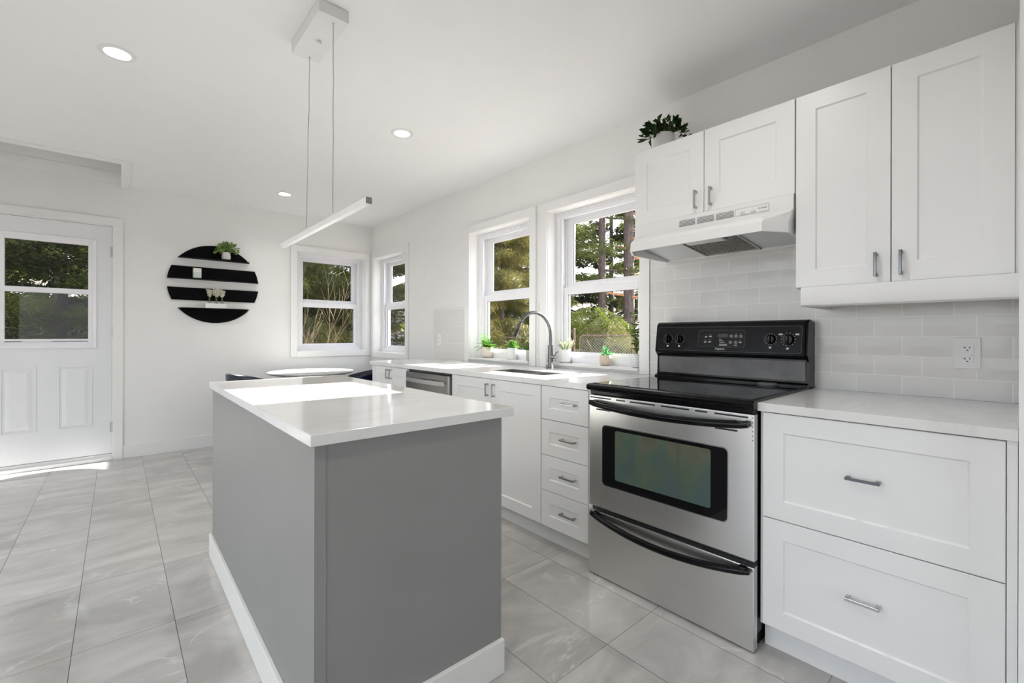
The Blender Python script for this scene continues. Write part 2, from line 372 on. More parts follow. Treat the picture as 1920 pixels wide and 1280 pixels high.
# ---------------------------------------------------------------- windows
def window(name, wall, w, sill=False):
    u0, u1, z0, z1 = w
    root = thing(name, None, None, (XW, (u0 + u1) / 2, z0) if wall == 'R' else ((u0 + u1) / 2, YB, z0), kind='structure')
    def q(b, a0, a1, n0, n1, c0, c1, bev=0):
        if wall == 'R': box(b, XW + n0, XW + n1, a0, a1, c0, c1, bev)
        else: box(b, a0, a1, YB + n0, YB + n1, c0, c1, bev)
    def ring(b, a0, a1, n0, n1, c0, c1, ws, wt, wb, bev=0):
        q(b, a0, a0 + ws, n0, n1, c0, c1, bev); q(b, a1 - ws, a1, n0, n1, c0, c1, bev)
        q(b, a0 + ws, a1 - ws, n0, n1, c1 - wt, c1, bev); q(b, a0 + ws, a1 - ws, n0, n1, c0, c0 + wb, bev)
    k = dict(kind='structure')
    cw = .072
    b = B()                                   # flat casing on the wall
    if sill:
        q(b, u0 - cw, u0 - .002, -.017, 0, .9195, z1 + .002, .002); q(b, u1 + .002, u1 + cw, -.017, 0, .9195, z1 + .002, .002)
        q(b, u0 - cw, u1 + cw, -.017, 0, z1 + .002, z1 + cw, .002)
    else:
        ring(b, u0 - cw, u1 + cw, -.017, 0, z0 - cw, z1 + cw, cw - .002, cw - .002, cw - .002, .002)
        q(b, u0 - cw - .006, u1 + cw + .006, -.004, 0, z1 + cw, z1 + cw + .005)
    obj('window_casing', b, MAT['trim'], root, **k)
    b = B(); ring(b, u0 - g, u1 + g, 0, .10, z0 - g, z1 + g, g, g, g); obj('window_jamb', b, MAT['trim'], root, **k)
    if sill:
        b = B(); q(b, u0, u1, -.03, .092, z0 - .016, z0 + .002, .002); obj('window_sill', b, MAT['quartz'], root, **k)
    b = B()
    ring(b, u0 - g, u1 + g, .092, .20, z0 - g, z1 + g, .040 + g, .034 + g, .034 + g, .002)
    ring(b, u0 + .04, u1 - .04, .100, .118, z0 + .034, z1 - .034, .016, .012, .012, .001)
    ring(b, u0 + .04, u1 - .04, .152, .160, z0 + .034, z1 - .034, .014, .014, .012)
    nr = 26
    for i in range(nr):                        # ridged head of the vinyl frame
        a = u0 + .05 + (u1 - u0 - .1) * i / nr
        q(b, a, a + (u1 - u0 - .1) / nr * .6, .086, .092, z1 - .030, z1 - .016)
    obj('window_frame', b, MAT['vinyl'], root, **k)
    zm = z0 + (z1 - z0) * .507
    b = B(); ring(b, u0 + .042, u1 - .042, .162, .190, zm - .02, z1 - .036, .070, .046, .052, .003)
    us = obj('upper_sash', b, MAT['vinyl'], root, **k)
    b = B(); ring(b, u0 + .108, u1 - .108, .166, .174, zm + .028, z1 - .078, .004, .004, .004); obj('shadow_strip', b, MAT['shadow_strip'], us, **k)  # dark ring painted in for the shadow gap around the glass
    b = B(); q(b, u0 + .10, u1 - .10, .1745, .1775, zm + .02, z1 - .07); obj('window_pane', b, MAT['glass'], us, **k)
    b = B(); ring(b, u0 + .042, u1 - .042, .120, .150, z0 + .036, zm - .022 + .015, .056, .058, .046, .003)
    ls = obj('lower_sash', b, MAT['vinyl'], root, **k)
    b = B(); ring(b, u0 + .095, u1 - .095, .125, .133, z0 + .079, zm - .064, .004, .004, .004); obj('shadow_strip', b, MAT['shadow_strip'], ls, **k)  # same shadow gap drawn as a dark ring on the lower sash
    b = B(); q(b, u0 + .09, u1 - .09, .1335, .1365, z0 + .07, zm - .05); obj('window_pane', b, MAT['glass'], ls, **k)
    b = B(); um = (u0 + u1) / 2; q(b, um - .035, um + .035, .122, .150, zm - .007, zm + .004, .002); q(b, um - .012, um + .03, .125, .14, zm + .004, zm + .014, .002)
    obj('sash_lock', b, MAT['vinyl'], root, **k)
    return root
window('window_1', 'B', W1); window('window_2', 'R', W2); window('window_3', 'R', W3, True); window('window_4', 'R', W4, True)
# unseen glazing behind and beside the camera: left enlarged, rear added for fill light
r = thing('window_5', None, None, (XL, 1.3, .25), kind='structure')
b = B()
for a in (LW[0], .80, 2.17, LW[1] - .06): box(b, XL - .14, XL - .08, a, a + .06, LW[2], LW[3])
box(b, XL - .14, XL - .08, LW[0], LW[1], LW[2], LW[2] + .06); box(b, XL - .14, XL - .08, LW[0], LW[1], LW[3] - .06, LW[3])
obj('window_frame', b, MAT['vinyl'], r, kind='structure')
b = B(); box(b, XL - .112, XL - .108, LW[0] + .05, LW[1] - .05, LW[2] + .05, LW[3] - .05); obj('window_pane', b, MAT['glass'], r, kind='structure')
r = thing('added_window_6', None, None, (-.4, YF, .7), kind='structure')  # rear window is added, out of view, to let sky light in
b = B()
for a in (RWN[0], -.43, RWN[1] - .06): box(b, a, a + .06, YF - .14, YF - .08, RWN[2], RWN[3])
box(b, RWN[0], RWN[1], YF - .14, YF - .08, RWN[2], RWN[2] + .06); box(b, RWN[0], RWN[1], YF - .14, YF - .08, RWN[3] - .06, RWN[3])
obj('window_frame', b, MAT['vinyl'], r, kind='structure')
b = B(); box(b, RWN[0] + .05, RWN[1] - .05, YF - .112, YF - .108, RWN[2] + .05, RWN[3] - .05); obj('window_pane', b, MAT['glass'], r, kind='structure')

# ---------------------------------------------------------------- back door
def build_door():
    k = dict(kind='structure')
    root = thing('door_1', None, None, ((DX0 + DX1) / 2, YB, 0), kind='structure')
    yf = YB + .012
    gx0, gx1, gz0, gz1 = -.745, -.150, 1.050, 2.005
    b = B()
    y0, y1 = yf, yf + .044
    box(b, DX0, gx0, y0, y1, DZ0, DZ1); box(b, gx1, DX1, y0, y1, DZ0, DZ1)
    box(b, gx0, gx1, y0, y1, DZ0, gz0); box(b, gx0, gx1, y0, y1, gz1, DZ1)
    for (px0, px1) in ((-.727, -.517), (-.389, -.164)):        # embossed lower panels
        z0, z1 = .318, .880
        for d, h in ((.0, .006), (.016, -.0)):
            pass
        def fr(o, w, h):
            box(b, px0 + o, px1 - o, yf - h, yf, z0 + o, z0 + o + w, .0015); box(b, px0 + o, px1 - o, yf - h, yf, z1 - o - w, z1 - o, .0015)
            box(b, px0 + o, px0 + o + w, yf - h, yf, z0 + o + w, z1 - o - w, .0015); box(b, px1 - o - w, px1 - o, yf - h, yf, z0 + o + w, z1 - o - w, .0015)
        fr(0, .012, .006)
        o1, o2 = .028, .055
        A = [(px0 + o1, yf, z0 + o1), (px1 - o1, yf, z0 + o1), (px1 - o1, yf, z1 - o1), (px0 + o1, yf, z1 - o1)]
        Bq = [(px0 + o2, yf - .009, z0 + o2), (px1 - o2, yf - .009, z0 + o2), (px1 - o2, yf - .009, z1 - o2), (px0 + o2, yf - .009, z1 - o2)]
        rv = loft(b, [A, Bq], cap=False); b.faces.new(rv[1])
    slab = obj('door_slab', b, mat('white_door_paint', (.80, .815, .83), .35, var=.006), root, **k)
    b = B()
    def ring(a0, a1, c0, c1, w, h):
        box(b, a0, a0 + w, yf - h, yf + .03, c0, c1, .003); box(b, a1 - w, a1, yf - h, yf + .03, c0, c1, .003)
        box(b, a0 + w, a1 - w, yf - h, yf + .03, c1 - w, c1, .003); box(b, a0 + w, a1 - w, yf - h, yf + .03, c0, c0 + w, .003)
    ring(gx0 - .012, gx1 + .012, gz0 - .012, gz1 + .012, .026, .012)
    ring(gx0 + .012, gx1 - .012, gz0 + .012, gz1 - .012, .032, .007)
    box(b, gx0 + .02, gx1 - .02, yf - .010, yf + .02, 1.518, 1.562, .003); box(b, gx0 + .03, gx1 - .03, yf - .016, yf, 1.100, 1.118, .003)
    box(b, -.60, -.42, yf - .020, yf - .01, 1.096, 1.108, .002)
    lf = obj('glazing_frame', b, MAT['vinyl'], slab, **k)
    bx('window_pane', MAT['glass'], slab, gx0 + .03, gx1 - .03, yf + .018, yf + .022, gz0 + .03, gz1 - .03, **k)
    for z in (1.92, 1.18, .305):
        b = B(); lathe(b, [(.0065, -.048), (.0065, .048)], (DX1 + .003, yf - .007, z), 10)
        box(b, DX1 - .012, DX1 + .014, yf - .004, yf + .001, z - .045, z + .045)
        obj('door_hinge', b, MAT['brass'], root, smooth=True, **k)
    b = B(); cw = .072
    box(b, DX1 + .006, DX1 + .006 + cw, YB - .017, YB, 0, DZ1 + .008, .002); box(b, DX0 - .006 - cw, DX0 - .006, YB - .017, YB, 0, DZ1 + .008, .002)
    box(b, DX0 - .006 - cw, DX1 + .006 + cw, YB - .017, YB, DZ1 + .008, DZ1 + .008 + cw, .002)
    box(b, DX1 + .001, DX1 + .01, YB, YB + .1, 0, DZ1 + .01); box(b, DX0 - .01, DX0 - .001, YB, YB + .1, 0, DZ1 + .01); box(b, DX0 - .01, DX1 + .01, YB, YB + .1, DZ1 + .002, DZ1 + .01)
    obj('door_casing', b, MAT['trim'], root, **k)
    b = B(); box(b, DX0, DX1 + .006, YB - .02, YB + .12, 0, .030, .004); box(b, DX0, DX1, YB + .02, YB + .12, .028, .055)
    obj('threshold', b, MAT['trim'], root, **k)
build_door()

# ================================================================= cabinets
XD, XC, ZT, ZB_ = 1.78, 1.770, .9185, .888     # door plane, counter front edge, counter top / underside
def shaker(bm, x, y0, y1, z0, z1, fw=.066, th=.02, rec=.007, sl=.005):
    """shaker front facing -x: frame, sloped step and recessed panel in one closed mesh"""
    e = .0015
    def ring(o, xx): return [(xx, y0 + o, z0 + o), (xx, y1 - o, z0 + o), (xx, y1 - o, z1 - o), (xx, y0 + o, z1 - o)]
    loft(bm, [ring(0, x + th), ring(0, x + e), ring(e, x), ring(fw, x), ring(fw + sl, x + rec)])
def pull(name, x, y, z, L, vert, parent, m):
    b = B(); s = .0045; o = .028
    if vert:
        box(b, x - o, x - o + .007, y - s, y + s, z - L / 2, z + L / 2, .0012)
        for c in (z - L / 2 + .006, z + L / 2 - .006): box(b, x - o + .002, x, y - s, y + s, c - .006, c + .006, .001)
    else:
        box(b, x - o, x - o + .007, y - L / 2, y + L / 2, z - s, z + s, .0012)
        for c in (y - L / 2 + .006, y + L / 2 - .006): box(b, x - o + .002, x, c - .006, c + .006, z - s, z + s, .001)
    return obj(name, b, m, parent)
def base_unit(name, label, cat, y0, y1, toe=True):
    t = thing(name, label, cat, ((XD + XW) / 2, (y0 + y1) / 2, 0))
    b = B(); box(b, XD + .021, XW - .012, y0, y1, .10, ZB_ - .001); obj('cabinet_body', b, MAT['cab'], t)
    if toe: bx('toe_kick', MAT['cab'], t, 1.845, 1.865, y0, y1, 0.001, .10)
    return t
zb, zt = .112, .884
ch = dict(label='chrome bar pull')
# corner unit left of the dishwasher
t = base_unit('base_cabinet', 'narrow white base cabinet with two doors at the far left end of the counter', 'cabinet', 3.318, 3.985)
for y0, y1, hy in ((3.637, 3.925, 3.612 + .055), (3.330, 3.634, 3.546 + .045)):
    b = B(); shaker(b, XD, y0, y1, zb, zt); d = obj('door', b, MAT['cab'], t)
    pull('handle', XD, hy - .005 if y0 > 3.5 else 3.596, .822, .082, True, d, MAT['satin'])
bx('end_panel', MAT['cab'], t, XD, XW - .012, 3.927, 3.985, .001, ZB_ - .001)
# sink base
t = base_unit('sink_cabinet', 'white two-door base cabinet under the sink, right of the dishwasher', 'cabinet', 1.783, 2.672)
for y0, y1, hy in ((2.233, 2.670, 2.258), (1.785, 2.230, 2.193)):
    b = B(); shaker(b, XD, y0, y1, zb, zt); d = obj('door', b, MAT['cab'], t)
    pull('handle', XD, hy, .815, .082, True, d, MAT['satin'])
# drawer stack
t = base_unit('drawer_cabinet', 'narrow white cabinet with four stacked drawers left of the range', 'cabinet', 1.421, 1.781)
for z0, z1 in ((.7005, .884), (.5045, .6975), (.3085, .5015), (.112, .3055)):
    b = B(); shaker(b, XD, 1.447, 1.779, z0, z1, .062); d = obj('drawer', b, MAT['cab'], t)
    pull('handle', XD, 1.573, (z0 + z1) / 2 + .008, .100, False, d, MAT['satin'])
bx('filler_strip', MAT['cab'], t, XD + .004, XD + .02, 1.421, 1.445, .101, ZB_ - .002)
# right two-drawer unit
t = base_unit('drawer_cabinet', 'wide white cabinet with two deep drawers right of the range', 'cabinet', .0125, .648)
for z0, z1, hz in ((.5055, .884, .708), (.112, .5025, .322)):
    b = B(); shaker(b, XD, .034, .634, z0, z1, .067); d = obj('drawer', b, MAT['cab'], t)
    pull('handle', XD, .338, hz, .088, False, d, MAT['dark_reflection_chrome'] if hz > .5 else MAT['chrome'])  # upper pull darkened for the dim room it would mirror
bx('filler_strip', MAT['cab'], t, XD + .004, XD + .02, .0125, .032, .101, ZB_ - .002)
# upper cabinets
XU, ZU0, ZU1, ZS = 2.138, 1.362, 2.159, 1.760
def upper(name, label, y0, y1, z0, doors, m):
    t = thing(name, label, 'cabinet', ((XU + XW) / 2, (y0 + y1) / 2, z0))
    bx('cabinet_body', MAT['cab'], t, XU + .021, XW - .001, y0, y1, z0, ZU1 - .002)
    for a, c, hy in doors:
        b = B(); shaker(b, XU, a, c, z0 + .001, ZU1, .070); d = obj('door', b, MAT['cab'], t)
        pull('handle', XU, hy, z0 + .068, .088, True, d, m)
    return t
t = upper('wall_cabinet', 'tall white two-door upper cabinet above the right counter', .0125, .637, ZU0, ((.328, .6355, .369), (.022, .325, .297)), MAT['dark_reflection_chrome'])  # handles carry the dim room's reflection in their colour
b = B(); prof = [(2.100, ZU0 - .002), (2.098, 1.300), (2.102, 1.287), (2.112, 1.281), (2.128, 1.281), (2.128, ZU0 - .002)]
loft(b, [[(x, .0125, z) for x, z in prof], [(x, .606, z) for x, z in prof]])
obj('light_rail', b, MAT['cab'], t, smooth=30)
bx('side_rail', MAT['cab'], t, 2.128, XW - .012, .588, .606, 1.283, ZU0 - .002)
bx('filler_strip', MAT['cab'], t, XU + .006, XU + .021, .0125, .021, ZU0, ZU1 - .002)
upper('wall_cabinet', 'short white two-door upper cabinet above the range hood', .639, 1.416, ZS, ((1.0305, 1.415, 1.066), (.640, 1.0275, .992)), MAT['satin'])

# ---------------------------------------------------------------- countertops
SX0, SX1, SY0, SY1 = 1.945, 2.150, 1.935, 2.445
b = B()
for d in ((XC, SX0, 1.4195, 4.03), (SX1, XW - .001, 1.4195, 4.03), (SX0, SX1, 1.4195, SY0), (SX0, SX1, SY1, 4.03)):
    box(b, d[0], d[1], d[2], d[3], ZB_, ZT)
bmesh.ops.remove_doubles(b, verts=b.verts, dist=1e-5)
tag(obj('countertop', b, MAT['quartz']), 'long white veined quartz countertop with sink, running under the windows', 'countertop')
b = B(); box(b, XC, XW - .001, .0115, .650, ZB_, ZT, .002)
tag(obj('countertop', b, MAT['quartz']), 'short white veined quartz countertop right of the range', 'countertop')
# backsplashes
def splash(y0, y1, z1, label):
    tag(bx('tile_backsplash', MAT['splash'], None, XW - .010, XW - .0005, y0, y1, ZT + .0005, z1), label, 'backsplash')
splash(.0115, 1.520, 1.70, 'pale grey subway tile backsplash behind the range and right counter')
splash(2.4785, 2.5205, 1.417, 'narrow strip of grey tile between the two sink windows behind the faucet')
splash(3.480, 4.030, 1.419, 'small grey tile backsplash panel left of the sink windows')

# ---------------------------------------------------------------- sink, faucet
t = thing('sink', 'stainless double bowl undermount sink set in the long counter', 'sink', ((SX0 + SX1) / 2, (SY0 + SY1) / 2, .70))
for y0, y1 in ((SY0 + .001, 2.075), (2.087, SY1 - .001)):
    b = B(); x0, x1 = SX0 + .001, SX1 - .001
    o = [(x0, y0), (x1, y0), (x1, y1), (x0, y1)]; i2 = [(x0 + .02, y0 + .02), (x1 - .02, y0 + .02), (x1 - .02, y1 - .02), (x0 + .02, y1 - .02)]
    rv = loft(b, [[(*p, ZT - .002) for p in o], [(*p, .72) for p in o], [(*p, .70) for p in i2]], cap=False); b.faces.new(rv[-1])
    for f in b.faces: f.normal_flip()
    bo = obj('bowl', b, MAT['steel_dark'], t, recalc=False)
    b = B(); lathe(b, [(.035, .7005), (.035, .703), (.02, .704)], ((x0 + x1) / 2, (y0 + y1) / 2, 0), 20); obj('drain', b, MAT['chrome'], bo, smooth=True)
bx('divider', MAT['steel'], t, SX0 + .0015, SX1 - .0015, 2.0755, 2.0865, .74, ZT - .004, bev=.003)
FX, FY = 2.395, 2.300
t = thing('faucet', 'tall chrome gooseneck kitchen faucet behind the sink', 'faucet', (FX, FY, ZT))
b = B(); lathe(b, [(.030, 0), (.030, .006), (.020, .010), (.019, .17)], (FX, FY, ZT + .0005), 24); obj('faucet_body', b, MAT['grey_chrome'], t, smooth=True)
pts = [(FX, FY, 1.085)]
rad = .158; cz = 1.165
pts += [(FX, FY, 1.14)]
for k in range(0, 17):
    a = R_(180 * k / 16 * .93); pts.append((FX - rad + rad * math.cos(a), FY + .012 * k / 16, cz + rad * math.sin(a)))
b = B(); tube(b, pts, .0125, 14); obj('spout', b, MAT['grey_chrome'], t, smooth=True)
p, q_ = Vector(pts[-1]), Vector(pts[-2]); d = (p - q_).normalized(); d = (d + Vector((-.28, 0, 0))).normalized()
b = B(); tube(b, [p - d * .004, p + d * .02, p + d * .03, p + d * .062], [.0128, .0135, .0145, .0185], 16); obj('spray_head', b, MAT['black'], t, smooth=True, label='dark pull-down spray head')
b = B(); tube(b, [(FX, FY - .017, 1.005), (FX, FY - .055, 1.005)], .014, 14); tube(b, [(FX - .004, FY - .048, 1.010), (FX - .02, FY - .075, 1.035), (FX - .03, FY - .105, 1.045)], [.006, .006, .005], 10)
obj('lever', b, MAT['chrome'], t, smooth=True)
b = B(); lathe(b, [(.018, 0), (.018, .004), (.0125, .006), (.0125, .045), (.010, .052), (.002, .054)], (FX - .055, FY - .075, ZT + .0005), 20)
tag(obj('air_gap_cap', b, MAT['chrome'], None, smooth=True), 'small chrome cylinder cap on the counter beside the faucet', 'fitting')

# ---------------------------------------------------------------- dishwasher
t = thing('dishwasher', 'dark stainless dishwasher with curved bar handle between white cabinets', 'dishwasher', (2.1, 2.995, 0))
y0, y1 = 2.677, 3.312
bx('tub', MAT['black'], t, XD + .012, XW - .02, y0, y1, .1, ZB_ - .003)
b = B(); box(b, XD - .022, XD + .012, y0 + .014, y1 - .008, .115, .868, .004); dr = obj('door', b, MAT['steel_dark'], t)
bx('side_trim', MAT['steel'], t, XD - .021, XD + .012, y0 + .012, y0 + .024, .115, .868)
b = B(); n = 14; rings = []
for k in range(n + 1):
    s = k / n; y = 3.272 - s * (3.272 - 2.722); bow = .018 * math.sin(math.pi * s) ** .7 if 0 < s < 1 else 0
    xx = XD - .026 - bow; zc = .810; hh = .0155
    rings.append([(xx - .012, y, zc + hh), (xx, y, zc + hh), (xx + .006, y, zc - hh), (xx - .006, y, zc - hh)])
loft(b, rings); obj('handle', b, MAT['steel'], dr, smooth=30)
b = B(); lathe(b, [(.006, 0), (.006, .002)], (XD - .025, 3.285, .845), 14, 'X'); obj('badge', b, MAT['satin'], dr)
bx('toe_kick', MAT['cab'], t, 1.845, 1.865, 2.674, 3.316, .001, .10)

# ================================================================= range
def build_range():
    y0, y1 = .6525, 1.4165; xd = 1.750
    t = thing('range', 'freestanding stainless and black electric range with glass cooktop', 'stove', (2.1, 1.035, 0))
    b = B(); box(b, xd + .034, 2.455, y0 + .003, y1 - .003, .055, .899, .002)
    box(b, xd + .07, 2.44, y0 + .01, y1 - .01, .003, .055); obj('oven_body', b, MAT['black'], t)
    # cooktop with rolled front
    b = B(); prof = [(1.742, .8955), (1.733, .902), (1.730, .912), (1.733, .921), (1.742, .926), (1.757, .927), (2.37, .927), (2.37, .8995), (1.80, .8995), (1.79, .8955)]
    loft(b, [[(x, y0 - .004, z) for x, z in prof], [(x, y1 + .003, z) for x, z in prof]])
    bmesh.ops.recalc_face_normals(b, faces=b.faces)
    ct = obj('cooktop', b, MAT['blackg'], t, smooth=35)
    bx('glass_top', MAT['ceramic'], ct, 1.765, 2.36, y0 + .012, y1 - .012, .9272, .9290)
    for cx, cy, rr in ((1.93, .845, .115), (1.93, 1.225, .085), (2.20, .845, .08), (2.20, 1.225, .105)):
        b = B(); nn = 48
        for r0, r1 in ((rr - .003, rr), (rr * .62, rr * .62 + .002)):
            A = [b.verts.new((cx + r0 * math.cos(2 * math.pi * k / nn), cy + r0 * math.sin(2 * math.pi * k / nn), .9293)) for k in range(nn)]
            D = [b.verts.new((cx + r1 * math.cos(2 * math.pi * k / nn), cy + r1 * math.sin(2 * math.pi * k / nn), .9293)) for k in range(nn)]
            for k in range(nn): b.faces.new((A[k], D[k], D[(k + 1) % nn], A[(k + 1) % nn]))
        obj('burner_ring', b, MAT['ring'], ct)
    bx('front_rail', MAT['blackg'], t, xd + .004, xd + .05, y0 + .004, y1 - .004, .876, .8955, bev=.003)
    # oven door
    b = B(); box(b, xd, xd + .034, y0, y1, .334, .8735, .004); dr = obj('oven_door', b, MAT['steel'], t)
    for ya, yb, za, zb_ in ((1.410, 1.286, .8585, .8650), (1.258, 1.208, .8585, .8650), (1.183, 1.056, .8585, .8650), (1.029, .901, .8585, .8650), (.877, .826, .8585, .8650), (.799, .673, .8585, .8650), (1.373, 1.288, .8025, .8095), (.797, .711, .8025, .8095)):
        b = B(); plate_x(b, rrect(yb, ya, za, zb_, .003, 3), xd - .0006, xd + .002); obj('vent_slot', b, MAT['black'], dr)
    b = B()
    for z in range(6): plate_x(b, rrect(y0 + .0035, y0 + .0075, .860 - z * .0165, .864 - z * .0165, .0015, 2), xd - .0006, xd + .002)
    obj('edge_perforations', b, MAT['black'], dr)
    b = B(); plate_x(b, rrect(.745, 1.338, .447, .737, .022), xd - .0010, xd + .002); obj('window_rim', b, MAT['chrome'], dr)
    b = B(); plate_x(b, rrect(.749, 1.334, .451, .733, .020), xd - .0022, xd + .002); wb = obj('window_border', b, MAT['ceramic'], dr, label='black glass border')
    b = B(); plate_x(b, rrect(.812, 1.262, .487, .718, .010), xd - .0028, xd + .001); obj('oven_window', b, MAT['oven'], wb, label='iridescent green oven window')
    def bow_handle(name, ya, yb, zc, droop, bulge, hh, parent, x0):
        b = B(); n = 28; rings = []
        for k in range(n + 1):
            s = k / n; y = ya + (yb - ya) * s; c = 1 - (2 * s - 1) ** 2
            xx = x0 - .016 - bulge * c; z = zc - droop * c; w = .014
            e = 1.0 if 0 < k < n else .8
            rings.append([(xx - w * math.cos(a) * e, y, z + hh * math.sin(a) * e) for a in [2 * math.pi * j / 12 for j in range(12)]])
        loft(b, rings)
        for y in (ya - .02, yb + .02): box(b, x0 - .03, x0, y - .018 if y > yb + .1 else y - .008, y + .008 if y > yb + .1 else y + .018, zc - hh * .8, zc + hh * .8, .003)
        return obj(name, b, MAT['blackg'], parent, smooth=40)
    bow_handle('door_handle', 1.398, .668, .838, .017, .030, .0155, dr, xd)
    b = B(); box(b, xd - .002, xd + .034, y0, y1, .006, .314, .004); dw = obj('storage_drawer', b, MAT['steel'], t)
    bow_handle('drawer_handle', 1.390, .662, .303, .038, .024, .0145, dw, xd - .002)
    # backguard: lower slanted panel, overhanging control housing
    yl, yr = y1, y0
    b = B(); prof = [(2.465, .9275), (2.345, .9275), (2.345, .936), (2.372, .945), (2.378, 1.052), (2.352, 1.060), (2.340, 1.070), (2.362, 1.226), (2.374, 1.236), (2.392, 1.238), (2.465, 1.234)]
    loft(b, [[(x, y0 - .001, z) for x, z in prof], [(x, y1 + .001, z) for x, z in prof]])
    es = [e for e in b.edges if abs(e.verts[0].co.y - e.verts[1].co.y) < 1e-6 and e.verts[0].co.z > 1.05 and e.verts[1].co.z > 1.05]
    bmesh.ops.bevel(b, geom=es, offset=.010, segments=3, affect='EDGES')
    bg_ = obj('backguard', b, MAT['blackg'], t, smooth=40)
    tl = math.atan2(.022, .156)
    b = B(); v = []
    loft(b, [[(2.3715 + .0022 * k, y, z) for y, z in rrect(y0 + .012, y1 - .012, .954 , 1.044, .004, 2)] for k in (0, 1)])
    obj('splash_panel', b, MAT['charcoal'], bg_, label='dark grey splash panel')
    b = B(); lathe(b, [(.05, 0), (.048, .006), (.03, .010)], (2.358, .815, .930), 24); obj('vent_cover', b, MAT['charcoal'], bg_, smooth=True)
    def on(z, d=0.0): return 2.340 + (z - 1.070) * math.tan(tl) - d     # tilted face of the housing
    def tplate(name, ya, yb, za, zb, r, d0, d1, m, parent):
        b = B(); pl = rrect(ya, yb, za, zb, r)
        loft(b, [[(on(z, -d0), y, z) for y, z in pl], [(on(z, d1), y, z) for y, z in pl]]); return obj(name, b, m, parent)
    tplate('panel_bezel', y0 + .0195, y1 - .0195, 1.0805, 1.2095, .013, .002, .0025, MAT['charcoal'], bg_)
    cp = tplate('control_panel', y0 + .021, y1 - .021, 1.082, 1.208, .012, .002, .004, MAT['control'], bg_)
    tplate('keypad_rim', .9185, 1.1585, 1.1038, 1.1912, .0135, .0, .0055, MAT['charcoal'], cp)
    kp = tplate('keypad', .920, 1.157, 1.105, 1.190, .013, .0, .0065, MAT['keypad'], cp)
    tplate('display', 1.003, 1.054, 1.153, 1.172, .002, .0, .0072, MAT['lcd'], kp)
    for y, z in ((.985, 1.160), (.962, 1.160), (.938, 1.160), (.988, 1.129), (.962, 1.129)):
        b = B(); lathe(b, [(.0085, 0), (.0085, .001)], (on(z, .0078), y, z), 18, 'X'); obj('button', b, MAT['grey_btn'], kp)
    def dash(b, y, z, w, h, d=.0078): box(b, on(z, d), on(z, d) + .0006, y - w / 2, y + w / 2, z - h / 2, z + h / 2)
    for cl in (((1.115, 1.158, .013), (1.115, 1.154, .010), (1.115, 1.167, .002)), ((1.092, 1.160, .016), (1.092, 1.156, .013), (1.092, 1.168, .002)), ((1.118, 1.131, .014), (1.118, 1.127, .011), (1.118, 1.140, .002)),
               ((1.094, 1.132, .015), (1.094, 1.128, .012), (1.094, 1.141, .002)), ((.940, 1.131, .014), (.940, 1.127, .012), (.940, 1.140, .002)), ((.962, 1.1715, .002),), ((.938, 1.1715, .002),), ((.962, 1.1145, .016),),
               ((1.040, 1.144, .010), (1.034, 1.136, .022), (1.030, 1.128, .026), (1.024, 1.119, .040), (1.024, 1.1135, .040))):
        b = B()
        for y, z, w in cl: dash(b, y, z, w, .0022)
        obj('keypad_print', b, MAT['ink'], kp)
    text_obj('brand_lettering', 'Frigidaire', .013, face_minus_x(on(1.0945, .0046), 1.040, 1.0945, tl), MAT['ink'], cp)
    for y, z, rr, big in ((1.334, 1.143, .021, 0), (1.265, 1.143, .021, 0), (.803, 1.146, .0215, 1), (.728, 1.146, .0245, 1)):
        b = B(); lathe(b, [(rr, 0), (rr, -.006), (rr * .92, -.012), (rr * .86, -.016)], (on(z, .004), y, z), 28, 'X')
        xk = on(z, .004) - .016
        box(b, xk - .012, xk + .002, y - .0055, y + .0055, z - rr * .95, z + rr * .95, .003)
        kn = obj('knob', b, MAT['blackg'], cp, smooth=35)
        b = B()
        n = 14
        for k in range(n):
            if k in (3, 4) and not big: continue
            a = 2 * math.pi * k / n; r1 = rr + .0055; yy, zz = y + r1 * math.cos(a), z + r1 * math.sin(a)
            box(b, on(zz, .0046), on(zz, .0046) + .0006, yy - .0012, yy + .0012, zz - .0012, zz + .0012)
        box(b, on(z - rr - .018, .0046), on(z - rr - .018, .0046) + .0006, y - .005, y + .005, z - rr - .022, z - rr - .014)
        if big and y < .76:
            for yy in (y - .037, y + .032): box(b, on(z + .023, .0046), on(z + .023, .0046) + .0006, yy - .008, yy + .008, z + .020, z + .027)
        obj('dial_marks', b, MAT['ink'], cp)
    return t
build_range()

